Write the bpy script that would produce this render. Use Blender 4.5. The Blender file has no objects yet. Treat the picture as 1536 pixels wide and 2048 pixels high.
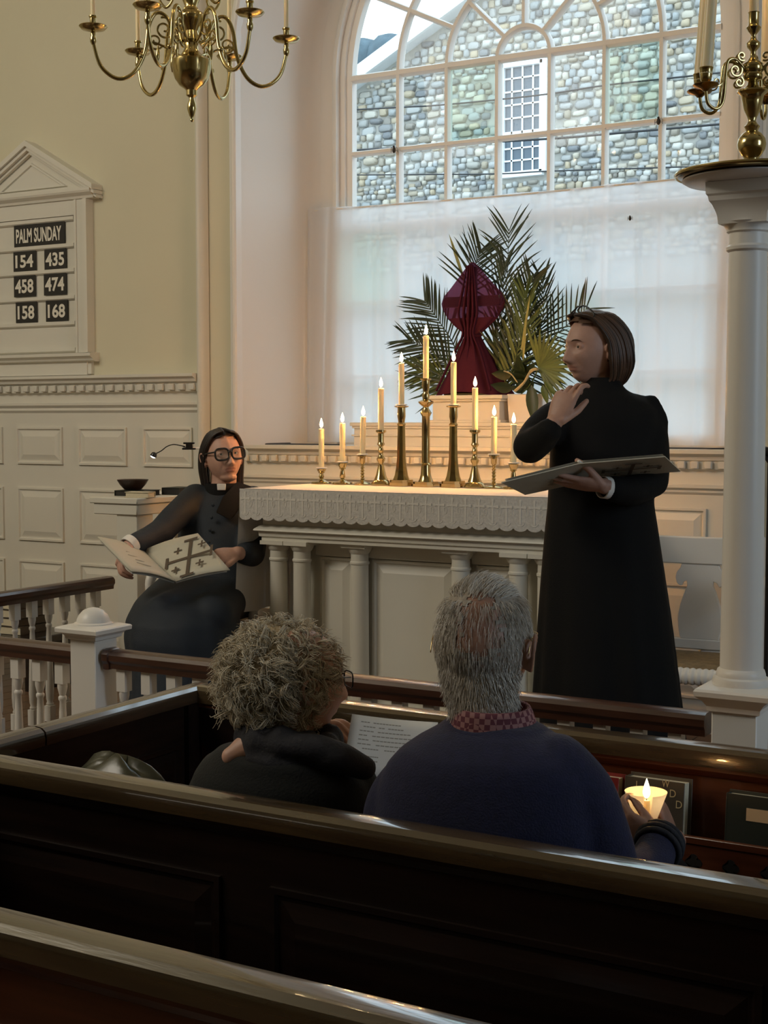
import bpy, bmesh, math, random
import numpy as np
from mathutils import Vector, Matrix, noise

random.seed(7)
PI = math.pi
SC = bpy.context.scene
COL = SC.collection

# ---------------------------------------------------------------- camera
F_PX, YAW, PITCH, EYE = 2780.0, math.radians(29.8), math.atan(184 / 2780.0), 1.55
cam_d = bpy.data.cameras.new('camera')
cam_d.sensor_fit = 'VERTICAL'
cam_d.sensor_height = 36.0
cam_d.lens = F_PX / 2048.0 * 36.0
cam_d.clip_start = 0.02
cam_d.clip_end = 300
cam = bpy.data.objects.new('camera', cam_d)
COL.objects.link(cam)
cam.location = (0, 0, EYE)
cam.rotation_euler = (PI / 2 - PITCH, 0, YAW)
SC.camera = cam

# ---------------------------------------------------------------- world, lights, exposure
W = bpy.data.worlds.new('world')
SC.world = W
W.use_nodes = True
bg = W.node_tree.nodes['Background']
bg.inputs[0].default_value = (0.71, 0.885, 1.0, 1)      # overcast sky
bg.inputs[1].default_value = 2.85

SC.view_settings.view_transform = 'Standard'
SC.view_settings.look = 'None'
SC.view_settings.exposure = 0.0
SC.view_settings.gamma = 1.0
SC.view_settings.use_curve_mapping = False


def area_light(name, loc, target, sx, sy, power, color):
    d = bpy.data.lights.new(name, 'AREA')
    d.shape = 'RECTANGLE'
    d.size, d.size_y = sx, sy
    d.energy, d.color = power, color
    o = bpy.data.objects.new(name, d)
    COL.objects.link(o)
    o.location = loc
    o.rotation_euler = (Vector(target) - Vector(loc)).to_track_quat('-Z', 'Y').to_euler()
    return o


# daylight of the nave's own side windows, and its warm hanging lamps
area_light('nave_window_light', (3.7, 2.6, 2.7), (-3.0, 4.6, 1.3), 1.3, 2.4, 55, (0.66, 0.83, 1.0))
area_light('nave_lamp_light', (-5.6, 0.0, 5.0), (-4.0, 5.0, 1.0), 2.4, 1.6, 122, (1.0, 0.91, 0.76))
# portal over the arched window so the sky is sampled well
por = area_light('window_portal', (-2.865, 6.46, 2.9), (-2.865, 0, 2.9), 2.2, 3.0, 1, (1, 1, 1))
por.data.cycles.is_portal = True

# ---------------------------------------------------------------- picture -> place
cR = Vector((math.cos(YAW), math.sin(YAW), 0))
cF = Vector((-math.sin(YAW) * math.cos(PITCH), math.cos(YAW) * math.cos(PITCH), -math.sin(PITCH)))
cU = cR.cross(cF)
AWAY = Vector((-math.sin(YAW), math.cos(YAW), 0))
UP = Vector((0, 0, 1))
EYEV = Vector((0, 0, EYE))


def D(x, y, d):                                       # point at depth d metres
    return EYEV + (cF + cR * ((x - 768) / F_PX) - cU * ((y - 1024) / F_PX)) * d


def onY(x, y, Y):                                     # point on the plane Y = const
    q = cF + cR * ((x - 768) / F_PX) - cU * ((y - 1024) / F_PX)
    return EYEV + q * (Y / q.y)


# ---------------------------------------------------------------- materials
MATS = {}


def mat(name, col=(.8, .8, .8), rough=.6, metal=0., var=0., vscale=6., bump=0., bscale=60., coat=0.,
        sheen=0., stretch=None, spec=None, alpha=1., island=0., col2=None):
    m = bpy.data.materials.new(name)
    MATS[name] = m
    m.use_nodes = True
    nt = m.node_tree
    b = nt.nodes['Principled BSDF']
    b.inputs['Base Color'].default_value = (*col, 1)
    b.inputs['Roughness'].default_value = rough
    b.inputs['Metallic'].default_value = metal
    b.inputs['Coat Weight'].default_value = coat
    b.inputs['Coat Roughness'].default_value = .07
    b.inputs['Coat IOR'].default_value = 1.65
    if sheen:
        b.inputs['Sheen Weight'].default_value = sheen
        b.inputs['Sheen Roughness'].default_value = .4
    if spec is not None:
        b.inputs['Specular IOR Level'].default_value = spec
    if alpha < 1:
        b.inputs['Alpha'].default_value = alpha
    if var or bump or island:
        tc = nt.nodes.new('ShaderNodeTexCoord')
        mp = nt.nodes.new('ShaderNodeMapping')
        nt.links.new(tc.outputs['Object'], mp.inputs[0])
        if stretch:
            mp.inputs['Scale'].default_value = stretch
    if var or island:
        c2 = col2 or tuple(max(0, c * (1 - var)) for c in col)
        mx = nt.nodes.new('ShaderNodeMix')
        mx.data_type = 'RGBA'
        mx.inputs[6].default_value = (*col, 1)
        mx.inputs[7].default_value = (*c2, 1)
        nt.links.new(mx.outputs[2], b.inputs['Base Color'])
        if var:
            n = nt.nodes.new('ShaderNodeTexNoise')
            n.inputs['Scale'].default_value = vscale
            n.inputs['Detail'].default_value = 5
            nt.links.new(mp.outputs[0], n.inputs['Vector'])
            rp = nt.nodes.new('ShaderNodeMapRange')
            rp.inputs[1].default_value, rp.inputs[2].default_value = .3, .7
            nt.links.new(n.outputs[0], rp.inputs[0])
            src = rp.outputs[0]
        if island:
            g = nt.nodes.new('ShaderNodeNewGeometry')
            if var:
                a = nt.nodes.new('ShaderNodeMath')
                a.operation = 'MULTIPLY_ADD'
                a.inputs[1].default_value = 1 - island
                nt.links.new(src, a.inputs[0])
                s2 = nt.nodes.new('ShaderNodeMath')
                s2.operation = 'MULTIPLY'
                s2.inputs[1].default_value = island
                nt.links.new(g.outputs['Random Per Island'], s2.inputs[0])
                nt.links.new(s2.outputs[0], a.inputs[2])
                src = a.outputs[0]
            else:
                src = g.outputs['Random Per Island']
        nt.links.new(src, mx.inputs[0])
    if bump:
        n2 = nt.nodes.new('ShaderNodeTexNoise')
        n2.inputs['Scale'].default_value = bscale
        n2.inputs['Detail'].default_value = 4
        nt.links.new(mp.outputs[0], n2.inputs['Vector'])
        bp = nt.nodes.new('ShaderNodeBump')
        bp.inputs['Strength'].default_value = bump
        bp.inputs['Distance'].default_value = .004
        nt.links.new(n2.outputs[0], bp.inputs['Height'])
        nt.links.new(bp.outputs[0], b.inputs['Normal'])
    return m


def shader_mix(name, a, b, fac):
    """two-shader material; a, b = (node type, colour, roughness)"""
    m = bpy.data.materials.new(name)
    MATS[name] = m
    m.use_nodes = True
    nt = m.node_tree
    nt.nodes.remove(nt.nodes['Principled BSDF'])
    out = nt.nodes['Material Output']
    mx = nt.nodes.new('ShaderNodeMixShader')
    mx.inputs[0].default_value = fac
    for i, (ty, c, r) in enumerate((a, b)):
        s = nt.nodes.new(ty)
        s.inputs['Color'].default_value = (*c, 1)
        if r is not None:
            s.inputs['Roughness'].default_value = r
        nt.links.new(s.outputs[0], mx.inputs[i + 1])
    nt.links.new(mx.outputs[0], out.inputs[0])
    return m


def emit(name, col, s):
    m = bpy.data.materials.new(name)
    MATS[name] = m
    m.use_nodes = True
    b = m.node_tree.nodes['Principled BSDF']
    b.inputs['Base Color'].default_value = (*col, 1)
    b.inputs['Emission Color'].default_value = (*col, 1)
    b.inputs['Emission Strength'].default_value = s
    return m


plaster = mat('plaster', (.69, .645, .48), .85, var=.06, vscale=1.2, bump=.15, bscale=25)
niche_plaster = mat('niche_plaster', (.80, .77, .72), .8, var=.04, vscale=1.5, bump=.1, bscale=25)
white_paint = mat('white_paint', (.74, .71, .62), .45, var=.05, vscale=3, bump=.06, bscale=30)
bright_paint = mat('bright_paint', (.80, .77, .72), .4, var=.04, vscale=4, bump=.05, bscale=40)
gold_paint = mat('gold_paint', (.82, .70, .48), .5)
mahogany = mat('mahogany', (.015, .0065, .0038), .34, var=.65, vscale=3, stretch=(1.2, 14, 14), bump=.12, bscale=9, coat=.35)
mahogany_y = mat('mahogany_crosswise', (.020, .0085, .0045), .34, var=.65, vscale=3, stretch=(14, 1.2, 14), bump=.12, bscale=9, coat=.35)
cap_wood = mat('worn_cap_wood', (.085, .055, .026), .24, var=.5, vscale=3, stretch=(1.2, 14, 14), bump=.12, bscale=9, coat=1.)
cap_wood_y = mat('worn_cap_wood_crosswise', (.07, .042, .025), .22, var=.5, vscale=3, stretch=(14, 1.2, 14), bump=.12, bscale=9, coat=1.)
rail_wood = mat('rail_wood', (.085, .034, .020), .35, var=.5, vscale=4, stretch=(1.5, 14, 14), bump=.1, bscale=9, coat=.3)
rail_wood_y = mat('rail_wood_crosswise', (.085, .034, .020), .35, var=.5, vscale=4, stretch=(14, 1.5, 14), bump=.1, bscale=9, coat=.3)
rack_wood = mat('rack_wood', (.13, .036, .013), .35, var=.5, vscale=3, stretch=(1.2, 14, 14), bump=.1, bscale=9, coat=.3)
floor_wood = mat('floor_wood', (.17, .095, .05), .45, var=.4, vscale=3, stretch=(1, 12, 12), island=.4)
brass = mat('brass', (.62, .50, .24), .18, 1., var=.25, vscale=14, bump=.03, bscale=30)
dark_brass = mat('tarnished_brass', (.30, .20, .08), .25, 1., var=.4, vscale=14)
steel_brass = mat('pale_brass', (.66, .50, .24), .16, 1., var=.2, vscale=20)
wax = mat('wax', (.86, .73, .46), .4)
wax.node_tree.nodes['Principled BSDF'].inputs['Subsurface Weight'].default_value = .25
wax.node_tree.nodes['Principled BSDF'].inputs['Subsurface Radius'].default_value = (.03, .015, .006)
flame_m = emit('flame', (1.0, .80, .42), 16)
wick_m = mat('wick', (.03, .02, .02), .9)
linen = mat('linen', (.80, .77, .74), .85, bump=.2, bscale=180)
lace = mat('lace', (.68, .655, .62), .9, var=.18, vscale=90, bump=.5, bscale=120)
lace_cross_m = mat('lace_cross', (.74, .71, .66), .9, bump=.3, bscale=150)
curtain_m = shader_mix('curtain', ('ShaderNodeBsdfDiffuse', (.86, .86, .87), 0), ('ShaderNodeBsdfTranslucent', (.93, .94, .97), None), .60)
glass = shader_mix('window_glass', ('ShaderNodeBsdfTransparent', (.96, .98, .99), None), ('ShaderNodeBsdfGlossy', (1, 1, 1), .02), .015)
glass_green = shader_mix('greenish_glass', ('ShaderNodeBsdfTransparent', (.74, .87, .80), None), ('ShaderNodeBsdfGlossy', (1, 1, 1), .02), .015)
lens_m = shader_mix('lens', ('ShaderNodeBsdfTransparent', (.95, .95, .95), None), ('ShaderNodeBsdfGlossy', (1, 1, 1), .02), .10)
veil_m = shader_mix('veil', ('ShaderNodeBsdfTransparent', (.66, .40, .54), None), ('ShaderNodeBsdfDiffuse', (.10, .030, .055), 0), .52)
veil_dense = shader_mix('veil_gathered', ('ShaderNodeBsdfTranslucent', (.13, .03, .065), None), ('ShaderNodeBsdfDiffuse', (.095, .024, .042), 0), .75)
cup_m = shader_mix('cup', ('ShaderNodeBsdfTranslucent', (.95, .9, .8), None), ('ShaderNodeBsdfDiffuse', (.85, .8, .72), 0), .35)
black_cloth = mat('black_cloth', (.0045, .0045, .005), .85, bump=.25, bscale=220, spec=.25)
daylit_black_cloth = mat('black_cloth_daylit', (.020, .027, .038), .7, bump=.25, bscale=200, spec=.4)  # black cloth with the window's blue light put into its colour
navy_wool = mat('navy_wool', (.012, .014, .052), .9, var=.3, vscale=60, bump=.5, bscale=260, sheen=.12)
black_knit = mat('black_knit', (.006, .007, .007), .9, bump=.4, bscale=200, sheen=.05)
scarf_m = mat('charcoal_scarf', (.020, .020, .028), .8, var=.4, vscale=40, bump=.4, bscale=160)
skin = mat('skin', (.62, .36, .27), .5, var=.14, vscale=30, bump=.08, bscale=240)
skin_pale = mat('pale_skin', (.50, .29, .22), .5, var=.14, vscale=30, bump=.08, bscale=240)
skin_ruddy = mat('ruddy_skin', (.37, .20, .14), .5, var=.25, vscale=22, bump=.08, bscale=240)
lip_m = mat('lips', (.42, .205, .16), .45)
eye_w = mat('eye_white', (.72, .68, .64), .25)
iris_m = mat('iris', (.05, .03, .02), .2)
hair_dark = mat('dark_hair', (.030, .020, .015), .42, island=.8, col2=(.012, .009, .008))
hair_brown = mat('brown_hair', (.135, .072, .044), .42, island=.9, col2=(.022, .012, .008))
hair_grey = mat('grey_hair', (.42, .38, .33), .5, island=.9, col2=(.17, .14, .11))
hair_white = mat('white_hair', (.78, .75, .70), .42, island=.9, col2=(.38, .325, .26))
hair_under = mat('close_hair', (.36, .315, .265), .6, var=.35, vscale=120)
hair_blonde = mat('grey_blond_hair', (.82, .77, .64), .4, island=1., col2=(.40, .31, .19))
collar_white = mat('white_collar', (.82, .80, .76), .5)
black_plastic = mat('black_plastic', (.012, .011, .011), .3)
shirt_m = mat('checked_shirt', (.22, .08, .08), .85)
paper = mat('paper', (.80, .77, .70), .8)
board_cover = mat('folder_cover', (.56, .53, .43), .55, var=.08, vscale=12)
ink = mat('ink', (.10, .07, .045), .7)
faint_ink = mat('faint_ink', (.36, .33, .26), .7)
card_black = mat('card_black', (.018, .016, .014), .5)
card_white = mat('card_lettering', (.78, .74, .64), .6)
leaf_dark = mat('dark_leaf', (.035, .060, .022), .45, island=.8, col2=(.016, .032, .016))
leaf_mid = mat('green_leaf', (.10, .15, .035), .45, island=.8, col2=(.045, .08, .02))
leaf_yellow = mat('yellow_leaf', (.42, .38, .12), .5, island=.6, col2=(.26, .28, .08))
dried = mat('dried_leaf', (.62, .50, .26), .6)
ceramic = mat('ceramic', (.78, .75, .72), .35)
dark_wood = mat('dark_wood_bowl', (.045, .025, .018), .4, var=.4, vscale=10)
cream_page = mat('page_edges', (.74, .66, .48), .8, var=.2, vscale=80, stretch=(1, 1, 30))
red_cover = mat('red_cover', (.20, .018, .014), .45)
brown_cover = mat('brown_cover', (.085, .068, .048), .5, var=.3, vscale=8)
green_cover = mat('dark_green_cover', (.018, .022, .016), .5)
tan_label = mat('tan_label', (.62, .42, .24), .7)
gold_ink = mat('gold_ink', (.62, .50, .28), .45)
rush = mat('rush_seat', (.28, .19, .09), .8, var=.4, vscale=40, bump=.5, bscale=60)
bag_m = mat('olive_bag', (.055, .055, .035), .3, bump=.3, bscale=20)
kneeler_m = mat('needlepoint', (.02, .025, .06), .9, var=.8, vscale=45, col2=(.10, .10, .16))
cable_m = mat('cable', (.012, .012, .014), .5)
mortar = mat('mortar', (.43, .415, .375), .95, var=.2, vscale=6)
fascia = mat('fascia', (.82, .84, .85), .6)
roof_m = mat('roof', (.22, .22, .24), .8)
dark_pane = mat('dark_pane', (.10, .13, .16), .15)
grey_paving = mat('grey_paving', (.26, .27, .26), .95, var=.3, vscale=2)
foliage_far = mat('far_foliage', (.12, .17, .20), .9, var=.4, vscale=2, bump=.8, bscale=4)  # blue of haze and window glass put into the leaf colour
bark = mat('bark', (.10, .08, .06), .9)
bug_m = mat('bug', (.02, .015, .01), .5)
led = emit('led', (.9, .95, 1.0), 5)

# the curtain is thin enough to see the window bars through it
nt = curtain_m.node_tree
sh_ = [n for n in nt.nodes if n.type == 'MIX_SHADER'][0]
m2_ = nt.nodes.new('ShaderNodeMixShader')
tr_n = nt.nodes.new('ShaderNodeBsdfTransparent')
m2_.inputs[0].default_value = .17
nt.links.new(sh_.outputs[0], m2_.inputs[1])
nt.links.new(tr_n.outputs[0], m2_.inputs[2])
nt.links.new(m2_.outputs[0], nt.nodes['Material Output'].inputs[0])

# stone: colour by stone
st = mat('stone', (.42, .40, .35), .9, bump=.6, bscale=9)
nt = st.node_tree
g = nt.nodes.new('ShaderNodeNewGeometry')
oi = nt.nodes.new('ShaderNodeObjectInfo')
ad = nt.nodes.new('ShaderNodeMath')
ad.operation = 'ADD'
fr = nt.nodes.new('ShaderNodeMath')
fr.operation = 'FRACT'
rp = nt.nodes.new('ShaderNodeValToRGB')
rp.color_ramp.interpolation = 'LINEAR'
while len(rp.color_ramp.elements) < 7:
    rp.color_ramp.elements.new(.5)
for e, (p, c) in zip(rp.color_ramp.elements, [(0, (.45, .45, .43)), (.2, (.33, .35, .35)), (.38, (.50, .45, .36)), (.55, (.58, .57, .53)),
                                             (.7, (.20, .21, .22)), (.85, (.48, .40, .28)), (1, (.43, .45, .46))]):
    e.position = p
    e.color = (*c, 1)
nt.links.new(g.outputs['Random Per Island'], ad.inputs[0])
nt.links.new(oi.outputs['Random'], ad.inputs[1])
nt.links.new(ad.outputs[0], fr.inputs[0])
nt.links.new(fr.outputs[0], rp.inputs[0])
nt.links.new(rp.outputs[0], nt.nodes['Principled BSDF'].inputs['Base Color'])

# checked shirt
nt = shirt_m.node_tree
tc = nt.nodes.new('ShaderNodeTexCoord')
ck = nt.nodes.new('ShaderNodeTexChecker')
ck.inputs['Scale'].default_value = 95
ck.inputs[1].default_value = (.30, .15, .15, 1)
ck.inputs[2].default_value = (.11, .025, .04, 1)
nt.links.new(tc.outputs['Object'], ck.inputs[0])
nt.links.new(ck.outputs[0], nt.nodes['Principled BSDF'].inputs['Base Color'])


# ---------------------------------------------------------------- mesh builder
def wloc(o):
    v = Vector((0, 0, 0))
    while o is not None:
        v += o.location
        o = o.parent
    return v


def crom(pts, n):
    """smooth path through pts, n steps per span"""
    pts = [Vector(p) for p in pts]
    out = []
    for i in range(len(pts) - 1):
        p0, p1, p2 = pts[max(i - 1, 0)], pts[i], pts[i + 1]
        p3 = pts[min(i + 2, len(pts) - 1)]
        for k in range(n):
            t = k / n
            out.append(.5 * ((2 * p1) + (p2 - p0) * t + (2 * p0 - 5 * p1 + 4 * p2 - p3) * t * t + (3 * p1 - p0 - 3 * p2 + p3) * t ** 3))
    out.append(pts[-1].copy())
    return out


def lerps(vals, n):
    out = []
    for i in range(len(vals) - 1):
        for k in range(n):
            t = k / n
            t = t * t * (3 - 2 * t)
            out.append(vals[i] * (1 - t) + vals[i + 1] * t)
    out.append(vals[-1])
    return out


class MB:
    def __init__(s):
        s.v, s.f, s.mi, s.m = [], [], [], 0

    def add(s, vs, fs):
        o = len(s.v)
        s.v.extend([tuple(p) for p in vs])
        for f in fs:
            s.f.append([o + i for i in f])
            s.mi.append(s.m)
        return s

    def box(s, x0, x1, y0, y1, z0, z1, M=None):
        vs = [Vector((x, y, z)) for z in (z0, z1) for y in (y0, y1) for x in (x0, x1)]
        if M:
            vs = [M @ p for p in vs]
        return s.add(vs, [(0, 2, 3, 1), (4, 5, 7, 6), (0, 1, 5, 4), (2, 6, 7, 3), (1, 3, 7, 5), (0, 4, 6, 2)])

    def rings(s, R, cap=True, close=True):
        n = len(R[0])
        vs = [p for r in R for p in r]
        fs = []
        for i in range(len(R) - 1):
            for j in range(n if close else n - 1):
                k = (j + 1) % n
                fs.append((i * n + j, i * n + k, (i + 1) * n + k, (i + 1) * n + j))
        if cap:
            fs.append(tuple(range(n - 1, -1, -1)))
            fs.append(tuple((len(R) - 1) * n + j for j in range(n)))
        return s.add(vs, fs)

    def lathe(s, prof, c=(0, 0, 0), n=20, axis=None, cap=True):
        c = Vector(c)
        if axis is None:
            ex, ey, ez = Vector((1, 0, 0)), Vector((0, 1, 0)), UP
        else:
            ez = Vector(axis).normalized()
            ex = ez.orthogonal().normalized()
            ey = ez.cross(ex)
        R = [[c + ex * (max(r, .0004) * math.cos(2 * PI * j / n)) + ey * (max(r, .0004) * math.sin(2 * PI * j / n)) + ez * z for j in range(n)] for r, z in prof]
        return s.rings(R, cap)

    def tube(s, path, rad, n=8, cap=True, flat=1., up=None, close=False):
        path = [Vector(p) for p in path]
        m = len(path)
        if not hasattr(rad, '__len__'):
            rad = [rad] * m
        R = []
        T0 = None
        for i, p in enumerate(path):
            if close:
                t = path[(i + 1) % m] - path[i - 1]
            else:
                t = path[min(i + 1, m - 1)] - path[max(i - 1, 0)]
            if t.length < 1e-9:
                t = T0 if T0 is not None else UP.copy()
            t = t.normalized()
            if T0 is None:
                a = Vector(up) if up is not None else (UP if abs(t.z) < .9 else Vector((1, 0, 0)))
                nx = (a - t * a.dot(t))
                nx = nx.normalized() if nx.length > 1e-6 else t.orthogonal().normalized()
            else:
                nx = nx - t * nx.dot(t)
                nx = nx.normalized() if nx.length > 1e-6 else t.orthogonal().normalized()
            T0 = t
            ny = t.cross(nx)
            R.append([p + (nx * (math.cos(2 * PI * j / n) * flat) + ny * math.sin(2 * PI * j / n)) * rad[i] for j in range(n)])
        if close:
            R.append(R[0])
            return s.rings(R, False)
        return s.rings(R, cap)

    def limb(s, pts, rads, n=14, steps=5):
        """tapered tube with round ends through the joints"""
        P = crom(pts, steps)
        r = lerps(rads, steps)
        d0 = (P[0] - P[1]).normalized()
        d1 = (P[-1] - P[-2]).normalized()
        pre = [P[0] + d0 * (r[0] * math.sin(a)) for a in (1.45, 1.1, .7, .35)]
        prr = [r[0] * math.cos(a) for a in (1.45, 1.1, .7, .35)]
        post = [P[-1] + d1 * (r[-1] * math.sin(a)) for a in (.35, .7, 1.1, 1.45)]
        por_ = [r[-1] * math.cos(a) for a in (.35, .7, 1.1, 1.45)]
        return s.tube(pre + P + post, prr + r + por_, n)

    def ball(s, c, rx, ry=None, rz=None, n=16, m=10, M=None):
        ry = rx if ry is None else ry
        rz = rx if rz is None else rz
        c = Vector(c)
        R = []
        for i in range(m + 1):
            a = -PI / 2 + PI * i / m
            a = max(-1.5, min(1.5, a))
            ring = []
            for j in range(n):
                b = 2 * PI * j / n
                p = Vector((rx * math.cos(a) * math.cos(b), ry * math.cos(a) * math.sin(b), rz * math.sin(a)))
                ring.append(c + (M @ p if M else p))
            R.append(ring)
        return s.rings(R)

    def prism(s, poly, fn, d0, d1):
        """poly in 2-D; fn(a, b, depth) -> point"""
        n = len(poly)
        vs = [fn(a, b, d0) for a, b in poly] + [fn(a, b, d1) for a, b in poly]
        fs = [tuple(range(n - 1, -1, -1)), tuple(range(n, 2 * n))]
        fs += [(i, (i + 1) % n, n + (i + 1) % n, n + i) for i in range(n)]
        return s.add(vs, fs)

    def grid(s, fn, nu, nv):
        vs = [fn(i / nu, j / nv) for j in range(nv + 1) for i in range(nu + 1)]
        w = nu + 1
        return s.add(vs, [(j * w + i, j * w + i + 1, (j + 1) * w + i + 1, (j + 1) * w + i) for j in range(nv) for i in range(nu)])

    def mesh(s, name, mats, off=Vector((0, 0, 0)), bevel=0., sharp=38, seg=1):
        me = bpy.data.meshes.new(name)
        vs = [(p[0] - off.x, p[1] - off.y, p[2] - off.z) for p in s.v]
        me.from_pydata(vs, [], s.f)
        for mm in (mats if isinstance(mats, (list, tuple)) else [mats]):
            me.materials.append(mm)
        if len(set(s.mi)) > 1:
            me.polygons.foreach_set('material_index', s.mi)
        bm = bmesh.new()
        bm.from_mesh(me)
        bmesh.ops.recalc_face_normals(bm, faces=bm.faces[:])
        if bevel:
            ed = [e for e in bm.edges if len(e.link_faces) == 2 and e.calc_face_angle(0) > .6]
            bmesh.ops.bevel(bm, geom=ed, offset=bevel, segments=seg, affect='EDGES', clamp_overlap=True)
        bm.to_mesh(me)
        bm.free()
        me.shade_smooth()
        if sharp:
            me.set_sharp_from_angle(angle=math.radians(sharp))
        return me

    def build(s, name, mats, parent=None, **k):
        off = wloc(parent) if parent is not None else Vector((0, 0, 0))
        return link(name, s.mesh(name, mats, off, **k), parent)


def link(name, me, parent=None):
    o = bpy.data.objects.new(name, me)
    COL.objects.link(o)
    if parent is not None:
        o.parent = parent
    return o


def thing(name, label, cat, loc=(0, 0, 0), group=None):
    o = bpy.data.objects.new(name, None)
    COL.objects.link(o)
    o.empty_display_size = .05
    o.location = loc
    return tag(o, label, cat, group)


def tag(o, label, cat, group=None):
    o['label'] = label
    o['category'] = cat
    if group:
        o['group'] = group
    return o


def struct(o, label=None, cat=None):
    o['kind'] = 'structure'
    if label:
        o['label'] = label
    if cat:
        o['category'] = cat
    return o


def sroot(name, label, cat, loc=(0, 0, 0)):
    return struct(thing(name, label, cat, loc))


def dup(root, loc, label=None, group=None):
    r = root.copy()
    COL.objects.link(r)
    r.location = loc
    if label:
        r['label'] = label
    if group:
        r['group'] = group
    for ch in list(root.children):
        c = ch.copy()
        COL.objects.link(c)
        c.parent = r
        for gch in ch.children:
            d = gch.copy()
            COL.objects.link(d)
            d.parent = c
    return r


def part_copy(o, dv, parent):
    c = o.copy()
    COL.objects.link(c)
    c.parent = parent
    c.location = o.location + Vector(dv)
    return c


def remeshed(mb, voxel, it=2, mats=(), fac=.5, name='body'):
    me = mb.mesh(name, list(mats) or [skin], sharp=None)
    ob = bpy.data.objects.new(name, me)
    COL.objects.link(ob)
    r = ob.modifiers.new('r', 'REMESH')
    r.mode = 'VOXEL'
    r.voxel_size = voxel
    if it:
        sm = ob.modifiers.new('s', 'SMOOTH')
        sm.factor = fac
        sm.iterations = it
    dg = bpy.context.evaluated_depsgraph_get()
    m2 = bpy.data.meshes.new_from_object(ob.evaluated_get(dg))
    bpy.data.objects.remove(ob)
    bpy.data.meshes.remove(me)
    if not m2.materials:
        for mm in (mats or [skin]):
            m2.materials.append(mm)
    m2.shade_smooth()
    return m2


def shift_mesh(me, off):
    n = len(me.vertices)
    a = np.empty(n * 3, dtype=np.float32)
    me.vertices.foreach_get('co', a)
    a = a.reshape(-1, 3) - np.array(off, dtype=np.float32)
    me.vertices.foreach_set('co', a.ravel())
    me.update()


def text(body, name, m, parent, centre, width, height, ex=Vector((1, 0, 0)), ey=UP, bold=.0, thick=.0006):
    """flat lettering centred at a world point, squeezed to width x height, along ex / ey"""
    cu = bpy.data.curves.new('lettering', 'FONT')
    cu.body = body
    cu.size = 1
    cu.offset = bold
    cu.resolution_u = 3
    ob = bpy.data.objects.new('lettering', cu)
    COL.objects.link(ob)
    dg = bpy.context.evaluated_depsgraph_get()
    me = bpy.data.meshes.new_from_object(ob.evaluated_get(dg))
    bpy.data.objects.remove(ob)
    xs = [v.co.x for v in me.vertices]
    ys = [v.co.y for v in me.vertices]
    x0, x1, y0, y1 = min(xs), max(xs), min(ys), max(ys)
    sx = width / (x1 - x0)
    sy = height / (y1 - y0)
    off = wloc(parent) if parent is not None else Vector((0, 0, 0))
    for v in me.vertices:
        p = centre + ex * ((v.co.x - (x0 + x1) / 2) * sx) + ey * ((v.co.y - (y0 + y1) / 2) * sy) - off
        v.co = p
    me.materials.clear()
    me.materials.append(m)
    return link(name, me, parent)

# ================================================================ SETTING
FC = .21                                 # chancel floor above the nave floor
YW, YN = 5.80, 6.35                      # wall face, window plane
XC, ZS = -2.865, 3.34                    # arch centre, springing
NR, WR = 1.30, 1.075                     # niche radius, window opening radius
SILL = 1.42
XL, XR, YB, ZT = -6.9, 4.1, -6.5, 5.6

b = MB()
b.box(XL - .1, XR + .1, YB - .1, 3.20, -.1, 0)
struct(b.build('floor', floor_wood), 'dark boarded nave floor under the pews', 'floor')
r = sroot('chancel_floor', 'brown boarded chancel floor one step up behind the rail', 'floor')
b = MB()
b.box(XL - .1, XR + .1, 3.20, YW + .1, -.1, FC - .012)
b.build('step', white_paint, r)
x = XL
k = 0
while x < XR:
    b = MB()
    b.box(x + .002, x + .118, 3.17, YW + .02, FC - .03, FC)
    b.build('floorboard', floor_wood, r, bevel=.002)
    x += .12
b = MB()
b.box(XL - .1, XR + .1, YB - .1, YN + .3, ZT, ZT + .1)
struct(b.build('ceiling', plaster), 'cream plaster ceiling', 'ceiling')
b = MB()
b.box(XL - .1, XL, YB - .1, YN, 0, ZT)
struct(b.build('wall_left', plaster), 'cream plaster side wall', 'wall')
b = MB()
b.box(XR, XR + .1, YB - .1, YN, 0, ZT)
struct(b.build('wall_right', plaster), 'cream plaster side wall', 'wall')
b = MB()
b.box(XL - .1, XR + .1, YB - .1, YB, 0, ZT)
struct(b.build('wall_rear', plaster), 'cream plaster rear wall', 'wall')


def arch_pts(r, n=40, xc=XC, zs=ZS):
    return [(xc - r * math.cos(PI * i / n), zs + r * math.sin(PI * i / n)) for i in range(n + 1)]


# the altar wall with its arched niche
wall = sroot('wall_back', 'cream altar wall around the arched window niche', 'wall')
b = MB()
b.box(XL, XC - NR, YW, YW + .12, 0, ZT)
b.box(XC + NR, XR, YW, YW + .12, 0, ZT)
b.box(XC - NR, XC + NR, YW, YW + .12, 0, SILL - .03)
ap = arch_pts(NR)
for (xa, za), (xb, zb) in zip(ap, ap[1:]):
    b.add([(xa, YW, za), (xb, YW, zb), (xb, YW, ZT), (xa, YW, ZT)], [(0, 1, 2, 3)])
b.build('wall_face', plaster, wall, sharp=20)
b = MB()
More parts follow.
